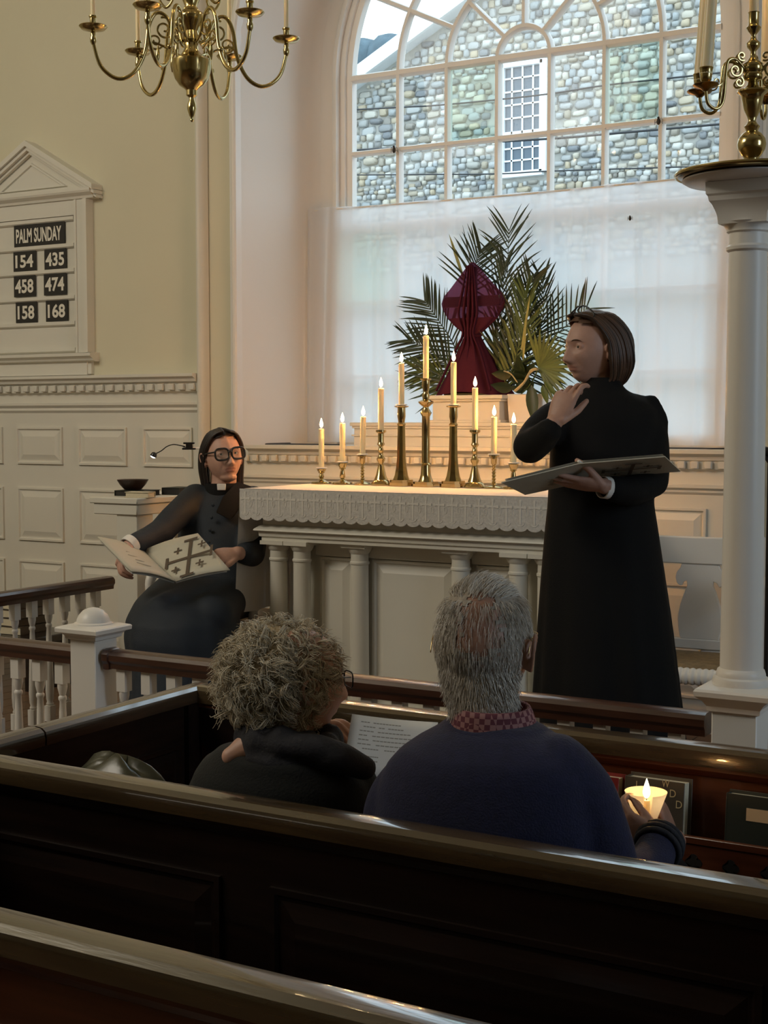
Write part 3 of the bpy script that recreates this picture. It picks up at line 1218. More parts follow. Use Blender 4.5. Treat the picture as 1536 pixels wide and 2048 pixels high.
frond(pr, [Yp(995, 790, 6.14), Yp(992, 700, 6.13), Yp(1000, 620, 6.12), Yp(1010, 530, 6.12)], 20, .20, .0055, leaf_dark, spread=32, tstart=.1, name='frond')
frond(pr, [Yp(1010, 788, 6.06), Yp(1030, 720, 6.05), Yp(1048, 650, 6.05), Yp(1050, 590, 6.05)], 18, .20, .0065, leaf_mid, spread=36, tstart=.1, name='frond')
frond(pr, [Yp(1020, 788, 6.12), Yp(1060, 700, 6.15), Yp(1085, 640, 6.15), Yp(1085, 560, 6.15)], 20, .20, .0045, leaf_dark, spread=44, tstart=.15, name='frond')
# long strap leaves behind the tie
b = MB()
for k in range(16):
    p = Yp(996 + rp_.uniform(-6, 14), 752, 6.10)
    q = Yp(978 + k * 5.2 + rp_.uniform(-8, 8), rp_.uniform(610, 700), 6.13)
    leaflet(b, p, q - p, Vector((1, .2, 0)), (q - p).length, .009, .02)
b.build('strap_leaves', leaf_mid, pr, sharp=None)
# fan leaf
hub = Yp(1078, 735, 5.99)
b = MB()
b.tube(crom([Yp(1040, 790, 6.05), Yp(1060, 770, 6.01), hub], 5), .0035, 6)
for k in range(19):
    a = math.radians(-62 + k * 9.4)
    d = Vector((math.cos(a) * .95 + .1, -.25, math.sin(a)))
    L = rp_.uniform(.17, .225)
    leaflet(b, hub, d, Vector((-math.sin(a), .1, math.cos(a))), L, .0085, .08)
b.build('fan_leaf', leaf_mid, pr, sharp=None)


def broad_leaf(b, p, d, side, L, w, curl=.2):
    d, s_ = d.normalized(), side.normalized()
    nrm = d.cross(s_).normalized()
    R = []
    for i in range(9):
        t = i / 8
        ww = w * math.sin(PI * (t ** .75)) + .0006
        c = p + d * (L * t) + nrm * (curl * L * t * t)
        R.append([c - s_ * ww + nrm * ww * .25, c - s_ * ww * .5 + nrm * ww * .05, c, c + s_ * ww * .5 + nrm * ww * .05, c + s_ * ww + nrm * ww * .25])
    b.rings(R, cap=False, close=False)


for k in range(15):
    b = MB()
    p = Yp(rp_.uniform(1022, 1066), rp_.uniform(748, 782), 6.04)
    a = rp_.uniform(-.3, PI + .3)
    d = Vector((math.cos(a), -.5, math.sin(a) * .6))
    broad_leaf(b, p, d, Vector((-math.sin(a), .3, math.cos(a))), rp_.uniform(.07, .12), rp_.uniform(.018, .03), rp_.uniform(-.2, .3))
    b.build('leaf', leaf_dark, pr, sharp=None)
for (x0, y0, x1, y1, w) in ((1062, 770, 1072, 850, .030), (1085, 770, 1098, 812, .016), (1090, 760, 1118, 800, .014)):
    b = MB()
    p, q = Yp(x0, y0, 5.97), Yp(x1, y1, 5.94)
    broad_leaf(b, p, q - p, Vector((1, .1, .15)), (q - p).length, w, .15)
    b.build('leaf', leaf_dark if w > .02 else leaf_mid, pr, sharp=None)
b = MB()
for pts, w in (([(1030, 782), (1048, 765), (1062, 742), (1075, 738)], .013), ([(1008, 742), (1022, 748), (1035, 765)], .007)):
    b.tube(crom([Yp(x, y, 5.96) for x, y in pts], 5), [w * .9] * 5 + [w * .75] * 5 + ([w * 1.1] * 6 if len(pts) == 4 else [w * .5]), 8, flat=.5)
b.build('dried_bloom', dried, pr)
b = MB()
for x0, y0, x1, y1 in ((1043, 700, 1060, 590), (1046, 720, 1052, 640)):
    p, q = Yp(x0, y0, 6.02), Yp(x1, y1, 6.02)
    leaflet(b, p, q - p, Vector((1, 0, 0)), (q - p).length, .006, 0)
b.build('yellow_spear', leaf_yellow, pr, sharp=None)

pl = thing('palm_arrangement', 'palm fronds fanning out to the left, behind the veiled cross', 'plant', (-3.02, 6.22, 1.538))
b = MB()
b.lathe([(.022, 0), (.030, .02), (.031, .20), (.026, .235), (.028, .245), (.024, .245), (.022, .21)], (-3.0, 6.254, SILL), 20)
b.build('vase', ceramic, pl)
frond(pl, [Yp(938, 790, 6.25), Yp(912, 700, 6.22), Yp(880, 645, 6.2), Yp(850, 603, 6.2)], 22, .23, .0050, leaf_dark, spread=62, tstart=.2, name='frond')
frond(pl, [Yp(935, 790, 6.22), Yp(905, 740, 6.2), Yp(865, 705, 6.18), Yp(818, 680, 6.16)], 24, .21, .0055, leaf_dark, spread=52, tstart=.15, name='frond')
frond(pl, [Yp(935, 795, 6.22), Yp(900, 765, 6.2), Yp(870, 750, 6.18), Yp(838, 742, 6.16)], 16, .18, .0060, leaf_mid, spread=50, tstart=.15, name='frond')
b = MB()
for x1, y1 in ((790, 741), (795, 772), (815, 800), (830, 828), (798, 708)):
    p, q = Yp(893, 770 + (y1 - 770) * .2, 6.14), Yp(x1, y1, 6.12)
    leaflet(b, p, q - p, Vector((0, .1, 1)), (q - p).length, .0055, .0)
b.build('low_leaves', leaf_dark, pl, sharp=None)
frond(pl, [Yp(940, 790, 6.26), Yp(938, 640, 6.26), Yp(948, 545, 6.25), Yp(962, 500, 6.25)], 16, .24, .0040, leaf_dark, spread=60, tstart=.5, name='frond')
b = MB()
for x0, y0, x1, y1 in ((928, 560, 898, 468),):
    p, q = Yp(x0, y0, 6.24), Yp(x1, y1, 6.24)
    leaflet(b, p, q - p, Vector((1, 0, .2)), (q - p).length, .008, 0)
b.build('yellow_spear', leaf_yellow, pl, sharp=None)
b = MB()
for x0, y0, x1, y1 in ((950, 560, 925, 450), (985, 540, 978, 480)):
    p, q = Yp(x0, y0, 6.24), Yp(x1, y1, 6.24)
    leaflet(b, p, q - p, Vector((1, 0, .2)), (q - p).length, .0028, 0)
b.build('thin_spears', leaf_dark, pl, sharp=None)

# ================================================================ ALTAR
AXC, AY0, AY1, AZT = -2.642, 4.70, 5.335, 1.262
al = thing('altar', 'white wooden altar table with round columns and panelled front', 'altar', (AXC, 5.0, FC))
b = MB()
b.box(AXC - .70, AXC + .70, AY0 + .02, AY1 - .02, AZT - .03, AZT - .004)
b.build('top', white_paint, al, bevel=.004)
b = MB()


def ring_rect(x0, x1, y0, y1, z):
    return [(x0, y0, z), (x1, y0, z), (x1, y1, z), (x0, y1, z)]


hw = .655
R = []
for o, z in ((0, AZT - .03), (0, 1.118), (.012, 1.112), (.028, 1.100), (.030, 1.094), (.014, 1.088), (.012, 1.070), (.004, 1.066), (.004, 1.052), (0, 1.05)):
    R.append(ring_rect(AXC - hw - o, AXC + hw + o, AY0 + .045 - o, AY1 - .045 + o, z))
b.rings(R)
b.build('entablature', white_paint, al, sharp=20)
b = MB()
b.box(AXC - .60, AXC + .60, AY0 + .16, AY1 - .12, FC, 1.05)
b.build('body', white_paint, al)
raised_panel(AXC - .19, AXC + .19, .42, .985, al, AY0 + .16)
for s_ in (-1, 1):
    raised_panel(AXC + s_ * .36 - .08, AXC + s_ * .36 + .08, .42, .985, al, AY0 + .16)
b = MB()
for x0, x1 in ((-.22, .22), (-.46, -.26), (.26, .46)):
    b.box(AXC + x0, AXC + x1, AY0 + .140, AY0 + .17, .99, 1.05)
b.build('frieze_board', white_paint, al, bevel=.004)
b = MB()
b.box(AXC - .68, AXC + .68, AY0 + .01, AY1, FC, FC + .07)
b.box(AXC - .665, AXC + .665, AY0 + .022, AY1, FC + .07, FC + .10)
b.build('plinth', white_paint, al, bevel=.006)
colm = [(.052, .0), (.052, .02), (.046, .03), (.048, .045), (.040, .055), (.040, .06), (.0385, .2), (.036, .62), (.036, .655), (.040, .66), (.040, .667), (.036, .672), (.036, .70), (.041, .705), (.048, .718), (.050, .726)]
for dx in (-.604, -.488, -.229, .229, .488, .604):
    b = MB()
    yc = AY0 + .085 if abs(dx) > .3 else AY0 + .115
    b.lathe(colm, (AXC + dx, yc, FC + .10), 24, cap=True)
    b.box(AXC + dx - .056, AXC + dx + .056, yc - .056, yc + .056, FC + .826, FC + .842)
    b.build('column', white_paint, al, sharp=30)
for dx in (-.604, .604):
    b = MB()
    b.lathe(colm, (AXC + dx, AY1 - .09, FC + .10), 20)
    b.build('column', white_paint, al, sharp=30)

ac = thing('altar_cloth', 'white altar cloth with a lace border of crosses and long plain ends', 'cloth', (AXC, 5.0, AZT))
HX = .733


def cloth_line(t):
    """section across the cloth, end to end"""
    return t


b = MB()                                                     # top and the two falls at the ends
sec = []
for k in range(9):
    z = .745 + (AZT - .012 - .745) * k / 8
    sec.append((-HX - .004 - .010 * (1 - k / 8), z))
sec += [(-HX + .004, AZT - .001), (-HX + .02, AZT + .006), (0, AZT + .006), (HX - .02, AZT + .006), (HX - .004, AZT - .001)]
for k in range(8, -1, -1):
    z = .745 + (AZT - .012 - .745) * k / 8
    sec.append((HX + .004 + .010 * (1 - k / 8), z))


def clothf(u, v):
    f = u * (len(sec) - 1)
    i = min(int(f), len(sec) - 2)
    t = f - i
    x = sec[i][0] * (1 - t) + sec[i + 1][0] * t
    z = sec[i][1] * (1 - t) + sec[i + 1][1] * t
    y = AY0 - .006 + (AY1 - AY0 + .012) * v
    low = max(0, (AZT - z - .05) / .5)
    x += low * .014 * math.sin(v * 17 + 1) * (1 if x > 0 else -1)
    y += low * .015 * math.sin(x * 5 + v * 9) - low * .02 * (1 - v)
    return (AXC + x, y, z)


b.grid(clothf, len(sec) - 1, 24)
b.build('linen', linen, ac, sharp=50)
b = MB()                                                     # scalloped lace fall along the front
nl = 26
PW = 2 * HX / nl


def lacef(u, v):
    x = -HX + 2 * HX * u
    sc = abs(math.sin(PI * (x + HX) / (PW / 1.0)))
    zb = AZT - .112 - .012 * sc ** .6
    z = AZT + .005 + (zb - AZT - .005) * v
    return (AXC + x, AY0 - .010, z)


b.grid(lacef, nl * 8, 8)
b.build('lace_fall', lace, ac, sharp=None)
for i in range(nl):
    x = AXC - HX + PW * (i + .5)
    b = MB()
    y0 = AY0 - .0113
    b.box(x - .0035, x + .0035, y0, y0 + .0015, AZT - .098, AZT - .010)
    b.box(x - .019, x + .019, y0 - .0003, y0 + .0015, AZT - .038, AZT - .031)
    for cx_, cz_ in ((x, AZT - .012), (x - .019, AZT - .0345), (x + .019, AZT - .0345)):
        b.box(cx_ - .005, cx_ + .005, y0 - .0006, y0 + .0015, cz_ - .005, cz_ + .005)
    b.tube([(x + .016 * math.cos(a), y0 + .001, AZT - .092 - .012 * math.sin(a)) for a in [PI * q / 8 for q in range(9)]], .0014, 5)
    b.tube([(x + PW / 2 + .006 * math.cos(a), y0 + .001, AZT - .055 - .013 * math.sin(a)) for a in [2 * PI * q / 10 for q in range(10)]], .0012, 5, close=True)
    b.build('lace_cross', lace_cross_m, ac, sharp=30)

# ================================================================ CANDLES
def flame_mesh(b, c, h):
    b.lathe([(0, 0), (.10 * h, .06 * h), (.17 * h, .20 * h), (.185 * h, .34 * h), (.15 * h, .55 * h), (.08 * h, .78 * h), (0, h)], c, 12)


def candle(name, label, cat, base, top, r, group=None, fl=.042, watts=8, lit=True, taper=1.0, light_col=(1, .42, .10)):
    """base/top: ends of the wax; lit ones carry flame, wick and their own light"""
    base, top = Vector(base), Vector(top)
    t = thing(name, label, cat, base, group)
    ax = (top - base).normalized()
    L = (top - base).length
    b = MB()
    b.lathe([(r, 0), (r * (1 + (taper - 1) * .97), L * .965), (r * taper * .98, L * .985), (r * taper * .8, L * .997), (r * taper * .55, L * .993), (r * taper * .2, L * .985)], base, 16, axis=ax)
    b.build('wax_stick', wax, t)
    b = MB()
    b.tube([top - ax * .004, top + ax * .006, top + ax * .010 + Vector((.0015, 0, 0))], .0009, 6)
    b.build('wick', wick_m, t)
    if lit:
        b = MB()
        flame_mesh(b, top + Vector((0, 0, .004)), fl)
        b.build('flame', flame_m, t)
        ld = bpy.data.lights.new('candle_light', 'POINT')
        ld.energy = watts
        ld.color = light_col
        ld.shadow_soft_size = .009
        lo = bpy.data.objects.new('candle_light', ld)
        COL.objects.link(lo)
        lo.parent = t
        lo.location = top + Vector((0, 0, .026)) - base
    return t


TZ = AZT + .007


def stick(label, x, y, prof, sq=None, drip=None, oct_=None, m=None, group=None):
    """lathe-turned candlestick; prof in metres from the cloth"""
    t = thing('candlestick', label, 'candlestick', (x, y, TZ), group)
    b = MB()
    if sq:
        w, h = sq
        ch = w * .35
        poly = [(-w, -w + ch), (-w + ch, -w), (w - ch, -w), (w, -w + ch), (w, w - ch), (w - ch, w), (-w + ch, w), (-w, w - ch)]
        b.rings([[(x + a, y + c, TZ + z) for a, c in poly] for z in (0, h * .6)] + [[(x + a * .86, y + c * .86, TZ + z) for a, c in poly] for z in (h * .6, h)])
    else:
        b.lathe(prof[0], (x, y, TZ), 24)
    b.build('base', m or steel_brass, t, sharp=30)
    b = MB()
    b.lathe(prof[1], (x, y, TZ), oct_ or 20)
    b.build('stem', m or steel_brass, t, sharp=40 if not oct_ else 15)
    b = MB()
    b.lathe(prof[2], (x, y, TZ), 20)
    b.build('socket', m or steel_brass, t, sharp=40)
    if drip:
        b = MB()
        b.lathe(drip, (x, y, TZ), 20)
        b.build('drip_ring', lens_m if False else ceramic, t)
    return t


CYL = 5.20


def cz(px, py):
    return onY(px, py, CYL).z - TZ


ORD = {0: 'leftmost', 1: 'second from left', 2: 'third from left', 3: 'fourth from left', 4: 'fifth from left', 5: 'tallest, middle', 6: 'fourth from right', 7: 'third from right', 8: 'second from right', 9: 'rightmost'}
CX = [643, 685, 725, 762, 803, 852, 907, 950, 988, 1027]
TOP = [857, 846, 833, 776, 726, 671, 724, 775, 833, 848]
BOT = [938, 926, 911, 860, 812, 757, 812, 860, 911, 928]


def low_stick(h):
    return ([(.046, 0), (.048, .003), (.044, .008), (.022, .012), (.014, .018)], [(.012, .016), (.008, .022), (.013, .032), (.009, h * .62), (.007, h * .70)], [(.008, h * .68), (.015, h * .74), (.013, h * .78), (.017, h * .85), (.021, h * .98), (.021, h), (.014, h), (.014, h - .012)])


def bal_stick(h):
    s_ = h / .24
    return ([(.045, 0), (.046, .006), (.042, .012), (.038, .018), (.030, .024), (.022, .045), (.013, .085)],
            [(.013, .08 * s_), (.010, .095 * s_), (.017, .108 * s_), (.019, .116 * s_), (.012, .126 * s_), (.009, .14 * s_), (.014, .150 * s_), (.010, .158 * s_), (.009, .168 * s_), (.017, .178 * s_), (.014, .186 * s_)],
            [(.014, .184 * s_), (.013, .19 * s_), (.013, .225 * s_), (.023, .232 * s_), (.023, .24 * s_), (.0128, .24 * s_), (.0128, .22 * s_)])


def twist_stick(h):
    seg = []
    n_ = 6
    for i in range(n_):
        z0 = .018 + (h * .72 - .018) * i / n_
        z1 = .018 + (h * .72 - .018) * (i + 1) / n_
        seg += [(.0055, z0), (.0095, (z0 + z1) / 2)]
    seg.append((.0055, h * .72))
    return ([(.040, 0), (.041, .004), (.036, .008), (.014, .014), (.009, .02)], seg, [(.007, h * .70), (.012, h * .76), (.013, h * .95), (.022, h * .97), (.022, h), (.0128, h), (.0128, h * .9)])


def tall_stick(h):
    return ([(.05, 0), (.05, .02), (.04, .03)],
            [(.038, .022), (.036, .03), (.030, .045), (.024, .075), (.0195, .12), (.0165, h - .085), (.020, h - .078), (.014, h - .07)],
            [(.013, h - .075), (.015, h - .06), (.018, h - .045), (.017, h - .008), (.030, h - .004), (.032, h), (.0128, h), (.0128, h - .02)])


def top_stick(h):
    return ([(.05, 0), (.052, .006), (.046, .014), (.036, .022)],
            [(.034, .018), (.028, .03), (.022, .05), (.019, .09), (.024, .094), (.018, .10), (.0175, .20), (.017, h - .16), (.025, h - .145), (.012, h - .125), (.012, h - .12), (.030, h - .105), (.034, h - .098), (.014, h - .088), (.017, h - .07), (.011, h - .055)],
            [(.011, h - .058), (.018, h - .03), (.017, h - .008), (.024, h - .005), (.024, h), (.0128, h), (.0128, h - .02)])


desc = {'low': 'short brass candlestick with round foot', 'twist': 'thin beaded brass candlestick', 'bal': 'turned baluster brass candlestick', 'tall': 'tall brass candlestick with octagonal shaft', 'top': 'tallest brass candlestick, in the middle'}
kinds = ['low', 'low', 'twist', 'bal', 'tall', 'top', 'tall', 'bal', 'twist', 'low']
for i in range(10):
    p = onY(CX[i], BOT[i], CYL)
    x = p.x
    h = p.z - TZ
    kd = kinds[i]
    pf = {'low': low_stick, 'twist': twist_stick, 'bal': bal_stick, 'tall': tall_stick, 'top': top_stick}[kd](h)
    if kd == 'top':
        lab = 'tallest brass candlestick, in the middle of the altar'
    else:
        lab = desc[kd] + ', %s of the ten on the altar' % ORD[i]
    stick(lab, x, CYL, pf, sq=(.048, .026) if kd == 'tall' else ((.052, .02) if kd == 'top' else None), oct_=8 if kd in ('tall',) else None,
          drip=[(.014, h + .001), (.026, h + .004), (.024, h + .007), (.0135, h + .008)] if kd in ('low', 'twist', 'tall') else None, group='brass candlesticks on the altar')
    q = onY(CX[i], TOP[i], CYL)
    lean = (.004 if i == 2 else 0)
    candle('candle', ('lit cream candle in the tallest middle candlestick on the altar' if kd == 'top' else 'lit cream candle, %s of the ten on the altar' % ORD[i]), 'candle', (x, CYL, TZ + h - .010), (x + lean, CYL, q.z), .0122, 'lit candles on the altar')

# ================================================================ COMMUNION RAIL
YR, ZR = 3.39, .82


def handrail_poly(w=.036, h=.058):
    return [(-w * .75, -h), (w * .75, -h), (w * .8, -h * .72), (w, -h * .55), (w, -h * .25), (w * .75, -.004), (w * .4, 0), (-w * .4, 0), (-w * .75, -.004), (-w, -h * .25), (-w, -h * .55), (-w * .8, -h * .72)]


def baluster_mesh(zb, zt):
    """square block at top, turned vase and shaft below"""
    H = zt - zb
    b = MB()
    s_ = .0175
    b.box(-s_, s_, -s_, s_, H - .075, H)
    b.box(-s_, s_, -s_, s_, 0, .07)
    b.lathe([(.012, .069), (.017, .078), (.013, .088), (.0165, .10), (.019, .14), (.0175, .20), (.012, H - .17), (.010, H - .135), (.014, H - .128), (.014, H - .120), (.010, H - .115), (.013, H - .105), (.0165, H - .09), (.017, H - .075)], n=14)
    return b.mesh('baluster', bright_paint, sharp=40)


bal_me = baluster_mesh(FC, ZR - .056)


def rail_x(label, x0, x1, start, step, end_cap=None):
    t = thing('communion_rail', label, 'railing', (x0, YR, FC), 'communion rails')
    b = MB()
    b.rings([[(x, YR + a, ZR + z) for a, z in handrail_poly()] for x in (x0, x1)])
    if end_cap:
        b.rings([[(x, YR + a * k, ZR - .029 + (z + .029) * k) for a, z in handrail_poly()] for x, k in ((end_cap, 1.12), (end_cap + .012, 1.16), (end_cap + .024, 1.12), (end_cap + .028, 1.0))])
    b.build('handrail', rail_wood, t, sharp=28)
    x = start
    while x < x1 - .02 and x > x0:
        o = link('baluster', bal_me, t)
        o.location = Vector((x, YR, FC)) - wloc(t)
        x += step
    return t


rail_x('dark handrail on white turned balusters between the domed newel and the round column', -2.955, -1.005, -2.895, .1005, -2.955)
rail_x('dark handrail on white turned balusters running left from the domed newel', -4.34, -3.085, -4.24, .0985)
tr = thing('communion_rail', 'dark handrail on white balusters going back to the corner post of the side stand', 'railing', (-4.34, 3.45, FC), 'communion rails')
b = MB()
b.rings([[(-4.34 + a, y, ZR + z) for a, z in handrail_poly()] for y in (3.45, 4.985)])
b.build('handrail', rail_wood_y, tr, sharp=28)
y = 3.55
while y < 4.96:
    o = link('baluster', bal_me, tr)
    o.location = Vector((-4.34, y, FC)) - wloc(tr)
    y += .103


def sq_ring(x, y, w, z):
    return [(x - w, y - w, z), (x + w, y - w, z), (x + w, y + w, z), (x - w, y + w, z)]


def newel(label, x, y, w, ztop):
    t = thing('newel_post', label, 'post', (x, y, FC))
    b = MB()
    b.rings([sq_ring(x, y, w, z) for z in (FC, ztop - .075)])
    b.build('shaft', bright_paint, t, bevel=.003)
    b = MB()
    b.rings([sq_ring(x, y, w + o, ztop - .075 + z) for o, z in ((0, -.012), (.010, -.008), (.012, .002), (.020, .010), (.033, .014), (.034, .026), (.030, .030), (.008, .036))])
    b.build('cap', bright_paint, t, sharp=25)
    b = MB()
    b.lathe([(.062, 0), (.062, .006), (.054, .010), (.053, .016), (.047, .030), (.034, .045), (.018, .053), (.003, .056)], (x, y, ztop - .042), 28)
    b.build('dome', bright_paint, t, sharp=45)
    return t


newel('white square newel post with a domed cap, left end of the altar rail', -3.02, YR, .053, .935)
newel('white square newel post at the far left corner of the rail', -4.34, YR, .053, .935)

# ---------------------------------------------------------------- column with tray and candelabrum
PX_ = -.925
co = thing('column', 'slender white round column on a square pedestal at the right end of the rail', 'column', (PX_, YR, FC))
b = MB()
b.rings([sq_ring(PX_, YR, .056, z) for z in (FC, .853)])
b.build('pedestal', bright_paint, co, bevel=.003)
b = MB()
b.rings([sq_ring(PX_, YR, .056 + o, .853 + z) for o, z in ((0, -.02), (.008, -.016), (.010, -.004), (.020, .010), (.034, .022), (.036, .034), (.032, .040), (.012, .046))])
b.build('pedestal_cap', bright_paint, co, sharp=25)
b = MB()
b.lathe([(.067, .895), (.070, .905), (.067, .916), (.060, .920), (.060, .926), (.057, .936), (.0515, .940), (.0515, .948), (.0505, 1.1), (.0465, 1.9), (.0455, 1.955), (.052, 1.960), (.053, 1.967), (.047, 1.973), (.046, 2.0), (.052, 2.004), (.052, 2.010), (.060, 2.022), (.064, 2.026)], (PX_, YR, 0), 32)
b.build('shaft', bright_paint, co, sharp=40)
b = MB()
b.rings([sq_ring(PX_, YR, w, z) for w, z in ((.058, 2.02), (.060, 2.040), (.064, 2.052), (.070, 2.066), (.076, 2.074), (.078, 2.085), (.082, 2.090), (.083, 2.118))])
b.build('capital', bright_paint, co, sharp=25)
TRZ = 2.1185
refl_disc = MB()  # added pale disc in place of the reflection on the tray's underside
refl_disc.lathe([(.10, 0), (.15, .004), (.160, .010), (.158, .013), (.148, .008), (.02, .004)], (PX_, YR, TRZ), 48)
tag(refl_disc.build('reflection_disc', ceramic), 'added pale disc standing in for the reflection under the brass tray', 'reflection_disc')
tr_ = thing('tray', 'round dark brass tray with a rolled rim on top of the column', 'tray', (PX_, YR, TRZ + .011))
b = MB()
b.lathe([(.012, 0), (.15, .001), (.172, .010), (.1725, .013), (.15, .006), (.012, .005)], (PX_, YR, TRZ + .011), 56)
b.build('plate', dark_brass, tr_, sharp=50)
b = MB()
b.tube([(PX_ + .174 * math.cos(2 * PI * i / 56), YR + .174 * math.sin(2 * PI * i / 56), TRZ + .024) for i in range(56)], .0055, 8, close=True)
b.build('rim', brass, tr_)

KX, KY, KZ = PX_ + .004, YR, TRZ + .017
ca = thing('candelabrum', 'brass candelabrum with scrolling arms standing on the tray', 'candelabrum', (KX, KY, KZ))
b = MB()
b.lathe([(.036, 0), (.036, .005), (.033, .008), (.035, .013), (.035, .019), (.030, .023), (.031, .028), (.020, .034)], (KX, KY, KZ), 28)
b.build('foot', brass, ca, sharp=40)
b = MB()
b.lathe([(.020, .030), (.017, .042), (.024, .052), (.032, .064), (.0345, .076), (.032, .090), (.023, .102), (.014, .108), (.016, .113), (.019, .119), (.013, .125), (.009, .132), (.012, .142), (.020, .158), (.024, .178), (.027, .192), (.037, .200), (.036, .204), (.026, .206), (.014, .216), (.010, .228)], (KX, KY, KZ), 28)
b.build('baluster_stem', brass, ca, sharp=60)
b = MB()
b.lathe([(.010, .225), (.022, .230), (.024, .240), (.020, .246), (.024, .252), (.024, .266), (.016, .272), (.008, .282), (.006, .296), (.015, .306), (.017, .315), (.008, .324), (.005, .334), (.012, .342), (.018, .352), (.014, .356), (.0125, .36), (.0125, .385), (.014, .388)], (KX, KY, KZ), 24)
b.build('hub', brass, ca, sharp=60)


def spiral(c, ex, ez, r0, r1, turns, a0, n=22):
    out = []
    for i in range(n + 1):
        t = i / n
        a = a0 + turns * 2 * PI * t
        r = r0 + (r1 - r0) * t
        out.append(c + ex * (r * math.cos(a)) + ez * (r * math.sin(a)))
    return out


camdir = -AWAY
AZ_ = [('front left', 255), ('back left', 285), ('back right', 30), ('right', 110)]
# azimuth measured from the line of sight, clockwise seen from above
for nm, deg in AZ_:
    a = math.radians(deg)
    ex = (AWAY * math.cos(a) + cR * math.sin(a)).normalized()
    C0 = Vector((KX, KY, KZ + .248))

    def pt(r, z):
        return C0 + ex * r + Vector((0, 0, z))
    arm = MB()
    P = crom([pt(.018, 0), pt(.045, .026), pt(.066, .022), pt(.072, -.010), pt(.078, -.072), pt(.096, -.092), pt(.118, -.080), pt(.124, -.045)], 6)
    arm.tube(P, [.0042] * len(P), 8)
    arm.tube(spiral(pt(.046, .002), ex, UP, .020, .004, 1.4, PI * .5), .0028, 6)
    arm.tube(spiral(pt(.030, .036), ex, UP, .012, .003, 1.2, PI * 1.3), .0026, 6)
    arm.tube(spiral(pt(.036, -.026), ex, UP, .013, .003, 1.2, PI * .6), .0026, 6)
    arm.tube(spiral(pt(.094, -.028), ex, UP, .012, .003, 1.1, PI * .9), .0022, 6)
    ao = arm.build('arm', brass, ca, sharp=60)
    pan = MB()
    pc = pt(.124, -.045)
    pan.lathe([(.006, -.008), (.012, -.002), (.026, .002), (.031, .007), (.030, .009), (.012, .005), (.010, .008)], pc, 24)
    pan.build('drip_pan', dark_brass, ao, sharp=50)
    so = MB()
    so.lathe([(.010, .005), (.008, .012), (.013, .018), (.0145, .030), (.0155, .042), (.0172, .046), (.0165, .048), (.0135, .047), (.0135, .03)], pc, 20)
    so.build('candle_socket', brass, ao, sharp=40)
    lean = (cR * .012 + AWAY * .004) if 'left' in nm else Vector((0, 0, 0))
    candle('candle', 'thick cream candle in the %s arm of the brass candelabrum' % nm, 'candle', pc + Vector((0, 0, .032)), pc + Vector((0, 0, .34)) + lean * 1.6, .0150, 'candles in the candelabrum', watts=.8, lit=True, taper=.86)
candle('candle', 'cream candle in the centre socket of the brass candelabrum', 'candle', (KX, KY, KZ + .372), (KX, KY, KZ + .62), .0115, 'candles in the candelabrum', watts=.7, taper=.9)

# ---------------------------------------------------------------- chandelier
HC = D(383, 130, 5.0)
HX_, HY_ = HC.x, HC.y
HZ = 2.95                                                   # pan height
ch = thing('chandelier', 'brass chandelier with scrolling arms hanging before the altar wall', 'chandelier', (HX_, HY_, 2.63))


def hz(y):
    return EYE + (840 - y) * 5.0 / F_PX - .012


b = MB()
b.lathe([(.002, 2.622), (.007, 2.628), (.005, 2.637), (.010, 2.645), (.017, 2.668), (.016, 2.685), (.010, 2.70), (.009, 2.708), (.015, 2.712), (.020, 2.716), (.020, 2.738)], (HX_, HY_, 0), 24)
b.build('finial', brass, ch, sharp=50)
b = MB()
b.lathe([(.020, 2.734), (.026, 2.740), (.045, 2.752), (.060, 2.775), (.068, 2.80), (.069, 2.812), (.070, 2.815), (.070, 2.838), (.066, 2.842), (.058, 2.846), (.040, 2.856), (.026, 2.878), (.024, 2.90), (.034, 2.91), (.030, 2.925), (.024, 2.945)], (HX_, HY_, 0), 36)
b.build('bowl', brass, ch, sharp=40)
b = MB()
b.lathe([(.024, 2.94), (.030, 2.955), (.044, 2.975), (.050, 2.99), (.046, 3.005), (.030, 3.015), (.022, 3.03), (.030, 3.05), (.034, 3.075), (.026, 3.10), (.016, 3.12), (.014, 3.3), (.028, 3.33), (.036, 3.37), (.026, 3.41), (.012, 3.44), (.008, 3.46)], (HX_, HY_, 0), 28)
b.build('stem', brass, ch, sharp=50)
b = MB()
z = 3.455
k = 0
while z < ZT:
    pts = [(HX_ + (.013 * math.cos(a) if k % 2 else 0), HY_ + (0 if k % 2 else .013 * math.cos(a)), z + .024 + .024 * math.sin(a)) for a in [2 * PI * i / 10 for i in range(10)]]
    b.tube(pts, .0032, 5, close=True)
    z += .040
    k += 1
b.build('chain', dark_brass, ch, sharp=None)
names = ['nearest, hanging toward the pews', 'near right', 'far right', 'farthest, nearest the altar wall', 'far left', 'near left']
